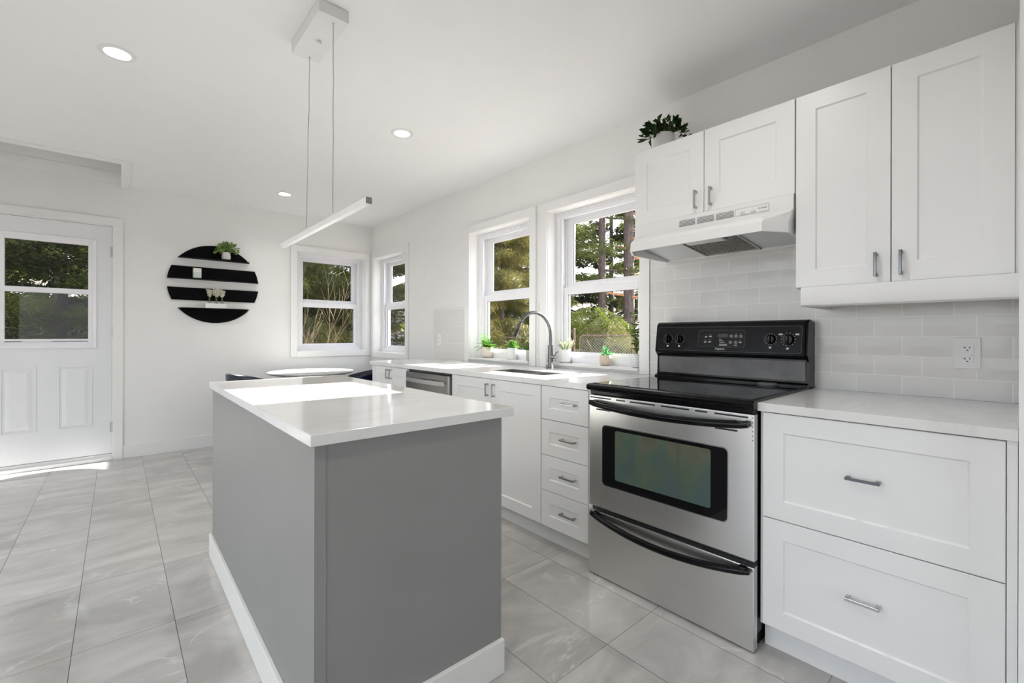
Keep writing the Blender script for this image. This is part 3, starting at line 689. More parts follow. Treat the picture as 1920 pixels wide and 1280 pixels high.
# ================================================================= range hood
def build_hood():
    t = thing('range_hood', 'white under-cabinet range hood with dirty mesh filter above the range', 'hood', (2.25, 1.025, 1.59))
    ya, yb = .648, 1.404
    def ring(z, xf, inset_y, xc, yc=0, xb=2.460):
        return [(xb, ya + yc, z), (xc, ya + yc, z), (xf, ya + inset_y, z), (xf, yb - inset_y, z), (xc, yb - yc, z), (xb, yb - yc, z)]
    b = B()
    rings = [ring(1.7595, 2.131, -.006, 2.134, -.006), ring(1.696, 2.128, -.006, 2.132, -.006), ring(1.682, 2.108, .004, 2.120, -.004), ring(1.640, 1.996, .060, 2.096), ring(1.631, 1.985, .064, 2.090), ring(1.592, 1.982, .064, 2.090),
             ring(1.592, 1.992, .068, 2.098, .010, 2.450), ring(1.655, 2.010, .070, 2.110, .012, 2.448)]
    loft(b, rings); obj('hood_shell', b, MAT['hood'], t, smooth=25)
    # sloping underside with the filter opening
    b = B(); yv0, yv1 = .880, 1.165
    def zz(x): return 1.652 - (x - 2.02) * (1.652 - 1.604) / (2.448 - 2.02)
    for p0, p1 in ((ya + .013, yv0), (yv1, yb - .013)):
        x0, x1 = 2.02, 2.448
        pl = [(x0 + .06, zz(x0) + .012), (x0 + .06, zz(x0 + .06)), (x1, zz(x1)), (x1, zz(x1) + .012)]
        b = B(); loft(b, [[(x, p0, z) for x, z in pl], [(x, p1, z) for x, z in pl]]); obj('under_panel', b, MAT['hood_in'], t)
    b = B(); pl = [(2.07, zz(2.07) - .002), (2.445, zz(2.445) - .002), (2.445, zz(2.445) + .006), (2.07, zz(2.07) + .006)]
    loft(b, [[(x, yv0 + .002, z) for x, z in pl], [(x, yv1 - .002, z) for x, z in pl]]); f = obj('grease_filter', b, MAT['mesh_f'], t)
    b = B()
    for y in (yv0, yv1 - .008):
        q = [(2.07, zz(2.07) - .006), (2.447, zz(2.447) - .006), (2.447, zz(2.447) + .006), (2.07, zz(2.07) + .006)]
        loft(b, [[(x, y, z) for x, z in q], [(x, y + .008, z) for x, z in q]])
    box(b, 2.432, 2.447, yv0, yv1, zz(2.44) - .008, zz(2.44) + .004, .001)
    obj('filter_frame', b, MAT['satin'], f)
    b = B(); pl = [(2.03, 1.640), (2.19, 1.622), (2.24, 1.628), (2.24, 1.640), (2.03, 1.650)]
    loft(b, [[(x, .955, z) for x, z in pl], [(x, 1.135, z) for x, z in pl]]); obj('light_cover', b, MAT['whitepot'], t)
    for g0, g1 in ((1.150, 1.068), (1.058, .975), (.966, .884)):
        b = B()
        for k in range(5):
            z = 1.709 + k * .0065; box(b, 2.1258 + (z - 1.709) * .1, 2.1295 + (z - 1.709) * .1, g1, g0, z, z + .0026)
        obj('vent_grille', b, MAT['grey_ink'], t)
    b = B(); plate_x(b, rrect(.735, .876, 1.7075, 1.739, .002, 2), 2.1262, 2.130)
    cp = obj('control_plate', b, MAT['hood'], t)
    b = B()
    for z0, z1, p0, p1 in ((1.7075, 1.7085, .735, .876), (1.738, 1.739, .735, .876), (1.7075, 1.739, .735, .736), (1.7075, 1.739, .875, .876)): box(b, 2.1256, 2.1265, p0, p1, z0, z1)
    obj('plate_outline', b, MAT['grey_ink'], cp)
    for y, w in ((.845, 2), (.800, 2)):
        b = B()
        for k in range(2): box(b, 2.1232, 2.1270, y - .012 + k * .013, y - .001 + k * .013, 1.718, 1.731, .001)
        obj('rocker_switch', b, MAT['hood'], cp)
    for y in (.845, .800):
        b = B()
        for k in range(4): box(b, 2.1254, 2.1265, y - .010 + k * .0055, y - .0065 + k * .0055, 1.7115, 1.7145)
        obj('switch_print', b, MAT['grey_ink'], cp)
    text_obj('brand_lettering', 'NuTone', .0105, face_minus_x(2.1256, .760, 1.7245), MAT['grey_ink'], cp)
build_hood()

# ---------------------------------------------------------------- outlets
def outlet(label, yc, zc, w, h, x, gfci):
    t = thing('outlet', label, 'outlet', (x, yc, zc))
    b = B(); box(b, x - .006, x, yc - w / 2, yc + w / 2, zc - h / 2, zc + h / 2, .0025); obj('cover_plate', b, MAT['trim'], t)
    b = B(); box(b, x - .0085, x - .004, yc - .0175, yc + .0175, zc - .034, zc + .034, .001); rc = obj('receptacle', b, MAT['vinyl'], t)
    for s in (.021, -.021):
        b = B(); z = zc + s
        box(b, x - .0091, x - .0084, yc + .005, yc + .0075, z - .0035, z + .0045); box(b, x - .0091, x - .0084, yc - .0075, yc - .005, z - .0035, z + .0045)
        if gfci: box(b, x - .0091, x - .0084, yc + .0075, yc + .012, z - .0005, z + .0012)
        box(b, x - .0091, x - .0084, yc - .003, yc + .003, z - .012, z - .008)
        obj('socket_slots', b, MAT['black'], rc)
    if gfci:
        b = B(); box(b, x - .0095, x - .0084, yc - .006, yc + .016, zc + .0005, zc + .005); box(b, x - .0095, x - .0084, yc - .006, yc + .016, zc - .005, zc - .0005); obj('test_button', b, MAT['trim'], rc)
        b = B(); box(b, x - .0092, x - .0084, yc - .0125, yc - .0105, zc - .008, zc - .0055); obj('indicator', b, MAT['black'], rc)
outlet('white double outlet plate on the grey tile above the right counter', .147, 1.098, .073, .120, XW - .010, True)
outlet('white outlet on the small grey tile panel at the far end of the counter', 3.915, 1.112, .072, .118, XW - .010, False)

# ================================================================= island
t = thing('kitchen_island', 'grey kitchen island with white quartz top and white base trim', 'island', (.69, 2.0, 0))
bx('island_body', MAT['island'], t, .380, 1.003, 1.197, 2.815, .002, .881)
b = B(); box(b, .379, .409, 1.1945, 1.1975, .118, .881, .001); obj('corner_strip', b, MAT['island'], t)
b = B(); box(b, .366, 1.048, 1.183, 2.830, .881, .9115, .002); obj('island_top', b, MAT['quartz'], t, label='white quartz top')
b = B(); ib = (.366, 1.006, 1.181, 2.829)
box(b, ib[0], .380, ib[2], ib[3], .001, .118, .003); box(b, .380, ib[1], ib[2], 1.197, .001, .118, .003); box(b, .380, ib[1], 2.815, ib[3], .001, .118, .003)
obj('base_trim', b, MAT['cream'], t, label='white base trim')

# ================================================================= ceiling lights
def downlight(label, x, y, group, w=DOWNLIGHT_W):
    t = thing('recessed_light', label, 'ceiling light', (x, y, H), group)
    b = B(); lathe(b, [(.074, -.0005), (.073, -.004), (.060, -.007), (.052, -.005), (.052, -.0015)], (x, y, H), 36, cap=False); obj('trim_ring', b, MAT['white_metal'], t, smooth=True)
    b = B(); lathe(b, [(.051, -.0035), (.051, -.0015)], (x, y, H), 36); obj('lens', b, MAT['lamp'], t)
    ld = bpy.data.lights.new('downlight_beam', 'AREA'); ld.shape = 'DISK'; ld.size = .09; ld.energy = w; ld.color = (1, .985, .96); ld.spread = R_(140)
    lo = bpy.data.objects.new('downlight_beam', ld); C.objects.link(lo); lo.parent = t; lo.location = (0, 0, -.012)
GR = 'round recessed ceiling lights'
downlight('lit round recessed light in the ceiling left of the pendant', 0.0, 2.935, GR)
downlight('lit round recessed light in the ceiling right of the pendant cables', 1.463, 2.812, GR)
downlight('lit round recessed light in the ceiling above the dining table', 1.237, 4.793, GR)
for x, y, w in ((-1.46, 2.93, 3), (0.0, .70, 6), (1.50, .72, 3.6), (-1.46, .70, 5), (-1.3, 4.79, 3)):  # unseen downlights added to brighten the cabinets, aisle and floor
    downlight('added round recessed fill light in the ceiling outside the view', x, y, 'added fill lights outside the view', w)
# linear pendant
PX = .690
t = thing('pendant_light', 'slim white linear pendant hanging on two thin cables over the island', 'pendant light', (PX, 2.12, H))
b = B(); box(b, .617, .742, 1.905, 2.283, 2.488, H - .0005, .002); obj('canopy', b, MAT['white_metal'], t)
b = B(); lathe(b, [(.009, 2.474), (.010, 2.476), (.010, 2.484), (.006, 2.488)], (PX - .005, 2.106, 0), 16); obj('canopy_screw', b, MAT['white_metal'], t, smooth=True)
for y, yt in ((1.944, 1.944), (2.300, 2.256)):
    pts = [(PX + (.0018 if k in (3, 6) else 0), yt + (y - yt) * k / 10, 2.488 + (1.672 - 2.488) * k / 10) for k in range(11)]
    b = B(); tube(b, pts, .0013, 6); cbl = obj('cable', b, MAT['cable'], t)
    b = B(); lathe(b, [(.005, 2.478), (.005, 2.488)], (PX, yt, 0), 12); obj('cable_grip', b, MAT['white_metal'], cbl)
    b = B(); lathe(b, [(.005, 1.664), (.005, 1.674), (.002, 1.680)], (PX, y, 0), 12); obj('cable_grip', b, MAT['white_metal'], cbl)
b = B(); box(b, PX - .011, PX + .011, 1.580, 2.714, 1.642, 1.665, .001); bar = obj('light_bar', b, MAT['white_metal'], t)
bx('diffuser', MAT['led'], bar, PX - .0085, PX + .0085, 1.590, 2.704, 1.6405, 1.643)
bx('end_cap', MAT['satin'], bar, PX - .0112, PX + .0112, 1.578, 1.5805, 1.6418, 1.6652)

# ================================================================= dining set
TX, TY = 1.535, 4.930
t = thing('dining_table', 'round white pedestal dining table behind the island', 'table', (TX, TY, 0))
b = B(); lathe(b, [(.27, .742), (.36, .748), (.405, .760), (.416, .770), (.414, .776), (.408, .778), (.001, .778)], (TX, TY, 0), 64); obj('tabletop', b, MAT['table'], t, smooth=30)
b = B(); lathe(b, [(.27, .001), (.27, .008), (.20, .020), (.08, .05), (.045, .12), (.035, .35), (.05, .62), (.12, .742)], (TX, TY, 0), 40); obj('pedestal', b, MAT['table'], t, smooth=True)
def chair(label, x, y, rz):
    t = thing('dining_chair', label, 'chair', (0, 0, 0), 'dining chairs at the round table')
    b = B(); nu, nv = 20, 14; vs = []
    for i in range(nu + 1):
        a = R_(-115 + 230 * i / nu); row = []
        for j in range(nv + 1):
            s = j / nv
            rr = .04 + .215 * min(1, s / .5) + (.03 * max(0, s - .5) / .5)
            top = .80 - .09 * (abs(a) / R_(115)) ** 2.0
            z = .45 + .012 * (min(1, s / .5)) ** 2 if s < .5 else .462 + (top - .462) * ((s - .5) / .5) ** 1.1
            row.append(b.verts.new((-rr * math.cos(a) * 1.0, rr * math.sin(a) * 1.02, z)))
        vs.append(row)
    for i in range(nu):
        for j in range(nv): b.faces.new((vs[i][j], vs[i + 1][j], vs[i + 1][j + 1], vs[i][j + 1]))
    sh = obj('shell_back', b, MAT['navy'], t, smooth=60); m = sh.modifiers.new('s', 'SOLIDIFY'); m.thickness = .016; m.offset = 0; sh.modifiers.new('b', 'SUBSURF').levels = 1
    b = B(); lathe(b, [(.02, .435), (.20, .440), (.225, .452), (.21, .470), (.02, .474)], (.02, 0, 0), 32); obj('seat', b, MAT['navy'], t, smooth=True)
    for sx in (-1, 1):
        for sy in (-1, 1):
            b = B(); tube(b, [(sx * .10, sy * .10, .440), (sx * .215, sy * .205, .001)], [.015, .010], 10); obj('leg', b, MAT['straw'], t, smooth=True)
    t.location = (x, y, 0); t.rotation_euler = (0, 0, rz)
chair('black moulded chair at the left side of the round table', 1.045, 4.86, R_(8))
chair('black moulded chair at the right side of the round table', 1.885, 4.60, R_(155))

# ================================================================= round wall shelf
def build_shelf():
    cx, cz, R = .768, 1.678, .400; y0 = YB - .001
    t = thing('wall_shelf', 'round black wall shelf split into four horizontal bands', 'shelf', (cx, YB, 1.278))
    def band(z0, z1):
        n = 24; L, Rr = [], []
        for k in range(n + 1):
            z = z0 + (z1 - z0) * k / n; h = math.sqrt(max(0, R * R - (z - cz) ** 2)); Rr.append((cx + h, z)); L.append((cx - h, z))
        pl = Rr + L[::-1]; out = []
        for p in pl:
            if not out or (abs(p[0] - out[-1][0]) + abs(p[1] - out[-1][1])) > 1e-4: out.append(p)
        if abs(out[0][0] - out[-1][0]) + abs(out[0][1] - out[-1][1]) < 1e-4: out.pop()
        b = B(); loft(b, [[(x, y0 - .014, z) for x, z in out], [(x, y0, z) for x, z in out]])
        return b
    for z0, z1, lz in ((1.926, 2.077, 1.926), (1.716, 1.846, 1.716), (1.506, 1.632, None), (1.279, 1.428, 1.418)):
        p = obj('back_band', band(z0, z1), MAT['shelf'], t)
        if lz:
            h = math.sqrt(R * R - (lz - cz) ** 2) - .004
            b = B(); rings = []
            pts = [(cx - h, y0 - .014)] + [(cx + h * math.cos(R_(a)), y0 - .014 - .095 * math.sin(R_(a)) ** .5) for a in range(178, 0, -8)] + [(cx + h, y0 - .014)]
            loft(b, [[(x, y, lz) for x, y in pts], [(x, y, lz + .010) for x, y in pts]]); obj('ledge', b, MAT['shelf'], p)
build_shelf()

# ---------------------------------------------------------------- leaves
def leaf(vs, fs, p, d, L, w, nrm=None, fold=.25, droop=0.0):
    d = d.normalized(); s = d.cross(nrm if nrm is not None else Vector((random.uniform(-1, 1), random.uniform(-1, 1), random.uniform(-.2, 1))))
    if s.length < 1e-5: s = d.orthogonal()
    s.normalize(); n = s.cross(d); i = len(vs)
    m1 = p + d * L * .35 + n * L * .0; m2 = p + d * L * .7 - Vector((0, 0, droop * L * .3)); tip = p + d * L - Vector((0, 0, droop * L))
    vs += [p, m1 + s * w * .5 + n * w * fold, m1, m1 - s * w * .5 + n * w * fold, m2 + s * w * .4 + n * w * fold * .7, m2, m2 - s * w * .4 + n * w * fold * .7, tip]
    fs += [(i, i + 1, i + 2), (i, i + 2, i + 3), (i + 1, i + 4, i + 5, i + 2), (i + 2, i + 5, i + 6, i + 3), (i + 4, i + 7, i + 5), (i + 5, i + 7, i + 6)]
def raw(name, vs, fs, m, parent, smooth=True, mods=None):
    me = bpy.data.meshes.new(name); o_ = woff(parent) if parent else Vector((0, 0, 0))
    me.from_pydata([tuple(Vector(v) - o_) for v in vs], [], fs); me.materials.append(m)
    if smooth: me.polygons.foreach_set('use_smooth', [True] * len(me.polygons))
    o = bpy.data.objects.new(name, me); C.objects.link(o)
    if parent: o.parent = parent
    return o
def pot(t, prof, c, m, rim=None):
    """hollow pot from an outer profile [(r,z)...], plus soil"""
    th = .005; outer = prof; zt_ = prof[-1][1]
    inner = [(prof[-1][0] - th, zt_), (prof[-1][0] - th - .001, zt_ - .015)]
    b = B(); lathe(b, [(.001, prof[0][1])] + outer + inner + [(.001, zt_ - .015)], c, 32, cap=False); o = obj('pot', b, m, t, smooth=50)
    b = B(); lathe(b, [(prof[-1][0] - th - .002, zt_ - .016), (.001, zt_ - .010)], c, 20, cap=False); obj('soil', b, MAT['soil'], t)
    return o
def rnd(a, b): return random.uniform(a, b)
SZ = W3[2] + .0025
def potted(name, label, cat, c): return thing(name, label, cat, c, 'potted plants')
# 1 fern in blush pot
c = Vector((2.520, 3.215, SZ)); t = potted('potted_fern', 'feathery green fern in a round blush pot on the left window sill', 'plant', c)
pot(t, [(.036, 0), (.050, .012), (.056, .04), (.055, .075), (.050, .097)], c, MAT['pink'])
vs, fs = [], []
for k in range(34):
    a = rnd(0, 6.28); el = rnd(.25, 1.35); L = rnd(.10, .17); p = c + Vector((0, 0, .085)); d = Vector((math.cos(a) * math.cos(el), math.sin(a) * math.cos(el), math.sin(el)))
    n = 15
    for i in range(1, n):
        s = i / n; q = p + d * L * s + Vector((0, 0, -.07 * s * s * math.cos(el)))
        if q.x > XW + .087: q.x = XW + .087
        sd_ = d.cross(Vector((0, 0, 1))).normalized()
        for sg in (-1, 1): leaf(vs, fs, q, (sd_ * sg + d * .5), .032 * (1.1 - s * .7), .011, Vector((0, 0, 1)))
vs = [Vector((min(v.x, XW + .089), v.y, max(v.z, c.z + .03))) for v in vs]
raw('fronds', vs, fs, MAT['fern'], t)
# 2 white cylinder with bushy green
c = Vector((2.520, 2.870, SZ)); t = potted('potted_plant', 'small bushy green plant in a white cylinder pot, middle of the left window sill', 'plant', c)
pot(t, [(.038, 0), (.040, .004), (.041, .096)], c, MAT['whitepot'])
vs, fs = [], []
for k in range(300):
    a = rnd(0, 6.28); el = rnd(.1, 1.5); d = Vector((math.cos(a) * math.cos(el), math.sin(a) * math.cos(el), math.sin(el)))
    p = c + Vector((0, 0, .09)) + d * rnd(.0, .055); leaf(vs, fs, p, d + Vector((rnd(-.4, .4), rnd(-.4, .4), .2)), rnd(.014, .027), .009)
raw('leaves', vs, fs, MAT['leaf'], t)
# 3 grey beige pot beside the casing
c = Vector((2.520, 2.645, SZ)); t = potted('potted_plant', 'green plant in a grey-beige pot, half hidden at the right end of the left sill', 'plant', c)
pot(t, [(.030, 0), (.034, .004), (.037, .084)], c, MAT['beige'])
vs, fs = [], []
for k in range(300):
    a = rnd(0, 6.28); el = rnd(-.1, 1.5); d = Vector((math.cos(a) * math.cos(el), math.sin(a) * math.cos(el), math.sin(el)))
    p = c + Vector((0, 0, .085)) + d * rnd(.0, .05); leaf(vs, fs, p, d + Vector((rnd(-.4, .4), rnd(-.4, .4), .2)), rnd(.016, .03), .011)
raw('leaves', [Vector((v.x, max(v.y, W3[0] + .002), v.z)) for v in vs], fs, MAT['leaf'], t)
# 4 white pot with pale pointed succulent
c = Vector((2.520, 2.275, SZ)); t = potted('potted_succulent', 'pale spiky succulent in a white rounded pot right of the faucet', 'plant', c)
pot(t, [(.034, 0), (.044, .006), (.048, .022), (.0485, .096)], c, MAT['whitepot'])
vs, fs = [], []
for k in range(20):
    a = rnd(0, 6.28); el = rnd(.75, 1.4); d = Vector((math.cos(a) * math.cos(el), math.sin(a) * math.cos(el), math.sin(el)))
    L = rnd(.07, .11); p = c + Vector((math.cos(a) * .015, math.sin(a) * .015, .085))
    leaf(vs, fs, p, d, L, .015, fold=.4)
    for i in range(3, 9):
        q = p + d * L * i / 9; leaf(vs, fs, q, d + Vector((rnd(-1, 1), rnd(-1, 1), rnd(-.4, .4))), .014, .005)
raw('leaves', vs, fs, MAT['sage'], t)
# 5 tan textured pot with aloe
c = Vector((2.512, 1.895, SZ)); t = potted('potted_aloe', 'small spiky aloe in a tan textured pot on the right window sill', 'plant', c)
pot(t, [(.030, 0), (.036, .006), (.042, .035), (.040, .056), (.033, .070)], c, MAT['tan'])
vs, fs = [], []
for k in range(24):
    a = rnd(0, 6.28); el = rnd(.3, 1.45); d = Vector((math.cos(a) * math.cos(el), math.sin(a) * math.cos(el), math.sin(el)))
    leaf(vs, fs, c + Vector((0, 0, .06)), d, rnd(.055, .085), .011, fold=.5, droop=rnd(0, .25))
raw('leaves', vs, fs, MAT['aloe'], t)
# 6 white patterned pot with tall stem plant
c = Vector((2.512, 1.646, SZ)); t = potted('potted_stem_plant', 'tall stem plant in a white dashed pot at the right end of the sill', 'plant', c)
pot(t, [(.028, 0), (.033, .003), (.042, .080), (.0425, .086)], c, MAT['whitepot'])
b = B()
for i, z in enumerate((.016, .032, .048, .064, .076)):
    r = .033 + (z - .003) * .117 + .0006
    for k in range(11):
        a0 = 2 * math.pi * (k + (i % 2) * .5) / 11 + .1 * i
        ring = [[(c.x + rr * math.cos(a0 + da), c.y + rr * math.sin(a0 + da), c.z + zz_) for da in (0, .1, .2, .3)] for rr, zz_ in ((r, z), (r + .0002, z + .0022))]
        loft(b, ring, cap=False, closed=False)
obj('dash_pattern', b, MAT['grey_ink'], t.children[0])
vs, fs = [], []; b = B()
for k in range(4):
    a = rnd(0, 6.28); d = Vector((math.cos(a) * .14, math.sin(a) * .14, 1)).normalized(); L = (.27, .20, .23, .16)[k]; p = c + Vector((0, 0, .072))
    if k == 0: d = Vector((-.05, .06, 1)).normalized()
    tube(b, [p, p + d * L * .5, p + d * L], [.003, .0025, .0015], 6)
    for i in range(2, 12):
        q = p + d * L * i / 11
        for sg in (-1, 1):
            aa = i * 1.9 + k; leaf(vs, fs, q, Vector((math.cos(aa) * sg, math.sin(aa) * sg, .45)), .036, .014, droop=.2)
obj('stems', b, MAT['stem'], t)
raw('leaves', [Vector((min(v.x, XW + .088), max(v.y, W4[0] + .002), v.z)) for v in vs], fs, MAT['twigleaf'], t)
# 7 trailing plant on the upper cabinet
c = Vector((2.305, 1.345, ZU1 + .0005 - .002)); t = potted('trailing_plant', 'dark trailing leafy plant in a white pot on top of the short upper cabinet', 'plant', c)
pot(t, [(.050, 0), (.058, .004), (.064, .125)], c, MAT['whitepot'])
vs, fs = [], []; b = B()
for k in range(17):
    a = rnd(0, 6.28); p = c + Vector((math.cos(a) * .03, math.sin(a) * .03, .118)); rx = rnd(.06, .12) * (1.25 if math.sin(a) < 0 else .9); hz = rnd(.02, .08); pts = [p]
    for i in range(1, 9):
        s = i / 8; q = p + Vector((math.cos(a) * rx * s, math.sin(a) * rx * s * 1.15, hz * math.sin(s * 2.4) - .10 * s * s * (rx / .15)))
        q.z = max(q.z, c.z + .012); q.x = min(q.x, XW - .02); pts.append(q)
        for g_ in range(2):
            dd = Vector((math.cos(a) + rnd(-1, 1), math.sin(a) + rnd(-1, 1), rnd(-.3, .9))); leaf(vs, fs, q, dd, rnd(.026, .044), .019, fold=.15)
    tube(b, pts, .0016, 5)
for k in range(60):
    a = rnd(0, 6.28); q = c + Vector((math.cos(a) * rnd(0, .06), math.sin(a) * rnd(0, .06), rnd(.12, .165))); leaf(vs, fs, q, Vector((rnd(-1, 1), rnd(-1, 1), rnd(-.1, .9))), rnd(.03, .045), .02, fold=.15)
obj('vines', b, MAT['stem'], t)
raw('leaves', [Vector((min(v.x, XW - .004), v.y, max(v.z, c.z + .003))) for v in vs], fs, MAT['dkleaf'], t)
# shelf items
c = Vector((.858, YB - .065, 1.937)); t = thing('potted_plant', 'leafy green plant in a ribbed pale pot on the top band of the round shelf', 'plant', c, 'potted plants')
pr = [(.030, 0), (.037, .004)]
for i in range(6): pr += [(.040 + .002 * math.sin(i), .008 + i * .011), (.0375 + .002 * math.sin(i), .014 + i * .011)]
pr.append((.036, .078)); pot(t, pr, c, MAT['greypot'])
vs, fs = [], []
for k in range(230):
    a = rnd(0, 6.28); el = rnd(-.25, 1.5); d = Vector((math.cos(a) * math.cos(el) * 1.25, math.sin(a) * math.cos(el), math.sin(el)))
    p = c + Vector((0, 0, .085)) + d * rnd(.01, .085); leaf(vs, fs, p, d + Vector((rnd(-.6, .6), rnd(-.6, .6), rnd(-.2, .5))), rnd(.025, .045), .022)
raw('leaves', [Vector((v.x, min(v.y, YB - .017), max(v.z, 1.94))) for v in vs], fs, MAT['paleleaf'], t)
c = Vector((.607, YB - .065, 1.727)); t = thing('candle', 'square two-tone pale candle on the second band of the round shelf', 'candle', c)
b = B(); box(b, c.x - .033, c.x + .033, c.y - .033, c.y + .033, c.z, c.z + .055, .002); obj('lower_wax', b, MAT['wax_bot'], t, label='pale green lower half')
b = B(); box(b, c.x - .033, c.x + .033, c.y - .033, c.y + .033, c.z + .055, c.z + .097, .002); obj('upper_wax', b, MAT['wax_top'], t, label='white upper half')
c = Vector((.765, YB - .080, 1.4285)); tr = thing('vase_tray', 'narrow white tray holding three bud vases on the round shelf', 'tray', c)
b = B(); box(b, c.x - .092, c.x + .092, c.y - .028, c.y + .028, c.z, c.z + .008)
for d_ in ((-.092, .092, -.028, -.024), (-.092, .092, .024, .028), (-.092, -.088, -.024, .024), (.088, .092, -.024, .024)): box(b, c.x + d_[0], c.x + d_[1], c.y + d_[2], c.y + d_[3], c.z + .008, c.z + .048)
obj('tray_box', b, MAT['white_metal'], tr)
for dx, lab in ((-.055, 'left'), (.004, 'middle'), (.056, 'right')):
    v = c + Vector((dx, 0, .0085)); t = thing('bud_vase', f'clear glass bud vase with cream flowers, {lab} of the three in the white tray', 'vase', v, 'bud vases in the shelf tray')
    b = B(); lathe(b, [(.001, 0), (.020, .001), (.023, .02), (.021, .042), (.009, .058), (.008, .078), (.011, .082), (.009, .082), (.0065, .077), (.0075, .058), (.019, .042), (.021, .02), (.001, .003)], v, 24, cap=False); obj('glass', b, MAT['bottle'], t, smooth=True)
    b = B(); vs, fs = [], []
    for k in range(3):
        top = v + Vector((rnd(-.012, .012) + (k - 1) * .026, rnd(-.008, .008), rnd(.150, .185))); tube(b, [v + Vector((0, 0, .012)), v + Vector((0, 0, .07)), top], .0013, 5)
        for i in range(26):
            s = i / 26; q = top + (v + Vector((0, 0, .085)) - top) * s * .8; leaf(vs, fs, q, Vector((rnd(-1, 1), rnd(-1, 1), rnd(.1, 1))), .022, .013)
    obj('flower_stems', b, MAT['gstem'], t); raw('blossoms', [Vector((p.x, min(p.y, YB - .017), p.z)) for p in vs], fs, MAT['cream_fl'], t)

# ================================================================= outdoors
rng = np.random.default_rng(5)
def gz(x, y):
    d = math.hypot(x, y); return -.12 + max(0, d - 10.5) * .20 + .05 * math.sin(x * 1.3) * math.cos(y * 1.1)
b = B(); n = 60; xs = [-16 + 50 * i / n for i in range(n + 1)]; ys = [-14 + 50 * i / n for i in range(n + 1)]
gv = [[b.verts.new((x, y, min(gz(x, y), 6) if (x > 3.2 or y > 6.2 or x < -3.2 or y < -3.2) else -.14)) for y in ys] for x in xs]
for i in range(n):
    for j in range(n): b.faces.new((gv[i][j], gv[i + 1][j], gv[i + 1][j + 1], gv[i][j + 1]))
obj('ground', b, MAT['ground'], smooth=True, kind='structure')
def needles(P, D, L, Wd):
    """diamond leaves: P base (n,3), D dir, L length, Wd width -> mesh arrays"""
    n = len(P); D = D / np.linalg.norm(D, axis=1, keepdims=True)
    r = rng.normal(size=(n, 3)); s = np.cross(D, r); s /= (np.linalg.norm(s, axis=1, keepdims=True) + 1e-9)
    m = P + D * (L * .45)[:, None]
    V = np.stack([P, m + s * (Wd / 2)[:, None], P + D * L[:, None], m - s * (Wd / 2)[:, None]], 1).reshape(-1, 3)
    return V
def quads(name, V, m, parent):
    me = bpy.data.meshes.new(name); o_ = np.array(woff(parent)); V = V - o_; n = len(V)
    me.vertices.add(n); me.vertices.foreach_set('co', V.astype(np.float32).ravel())
    me.loops.add(n); me.loops.foreach_set('vertex_index', np.arange(n, dtype=np.int32))
    me.polygons.add(n // 4); me.polygons.foreach_set('loop_start', np.arange(0, n, 4, dtype=np.int32))
    me.update(calc_edges=True); me.materials.append(m)
    o = bpy.data.objects.new(name, me); C.objects.link(o); o.parent = parent; return o
def conifer(label, x, y, h, R, m, nb=110, npt=16, nl=9, weep=.5, z_low=.03, leaf_l=.22, leaf_w=.030, trunk=.11, bark='darkbark', name='evergreen_tree', group='evergreens outside the windows', top_pow=.75, limbs=False, fine=True):
    z0 = gz(x, y); t = thing(name, label, 'tree', (x, y, z0), group)
    if fine: nl = int(nl * 3.2); leaf_l *= .46; leaf_w *= .48
    b = B(); tube(b, [(x, y, z0 - .1), (x + .02, y, z0 + h * .4), (x, y, z0 + h * .97)], [trunk * 1.15, trunk * .8, .02], 12); obj('trunk', b, MAT[bark], t, smooth=True)
    T = z_low + (1 - z_low) * rng.random(nb) ** 1.15; A = rng.random(nb) * 2 * np.pi
    Lb = R * np.clip(1 - T, .03, 1) ** top_pow * (.65 + .5 * rng.random(nb))
    S = np.linspace(.12, 1, npt)
    rad = Lb[:, None] * S[None]; up_ = .22 * rad - weep * .55 * rad ** 2 / R * (1 + .3 * rng.random((nb, 1)))
    Px = x + rad * np.cos(A)[:, None]; Py = y + rad * np.sin(A)[:, None]; Pz = z0 + h * T[:, None] + up_
    P = np.stack([Px, Py, Pz], 2).reshape(-1, 3); Ar = np.repeat(A, npt)
    P = np.repeat(P, nl, 0); Ar = np.repeat(Ar, nl); n = len(P)
    P = P + rng.normal(size=(n, 3)) * np.array([.07, .07, .05]) * (R / 1.8)
    da = Ar + rng.choice([-1, 1], n) * (.5 + .6 * rng.random(n))
    D = np.stack([np.cos(da), np.sin(da), -weep * 1.6 * rng.random(n) - .1 + .5 * (1 - weep) * rng.normal(size=n) * .4], 1)
    P[:, 2] = np.maximum(P[:, 2], z0 + .05)
    L = leaf_l * (.6 + .8 * rng.random(n)); Wd = leaf_w * (.6 + .8 * rng.random(n))
    keep = (P[:, 0] > XW + .9) | (P[:, 1] > YB + .9) | (P[:, 0] < XL - .9) | (P[:, 1] < YF - .9)
    quads('foliage', needles(P[keep], D[keep], L[keep], Wd[keep]), MAT[m], t)
    if limbs:
        b = B()
        for k in range(0, nb, max(1, nb // 36)):
            pp = [(x + Lb[k] * s * math.cos(A[k]), y + Lb[k] * s * math.sin(A[k]), z0 + h * T[k] + .22 * Lb[k] * s - weep * .55 * (Lb[k] * s) ** 2 / R) for s in (0, .35, .7, 1)]
            tube(b, pp, [.022, .016, .011, .005], 6)
        obj('branches', b, MAT[limbs], t, smooth=True)
    return t
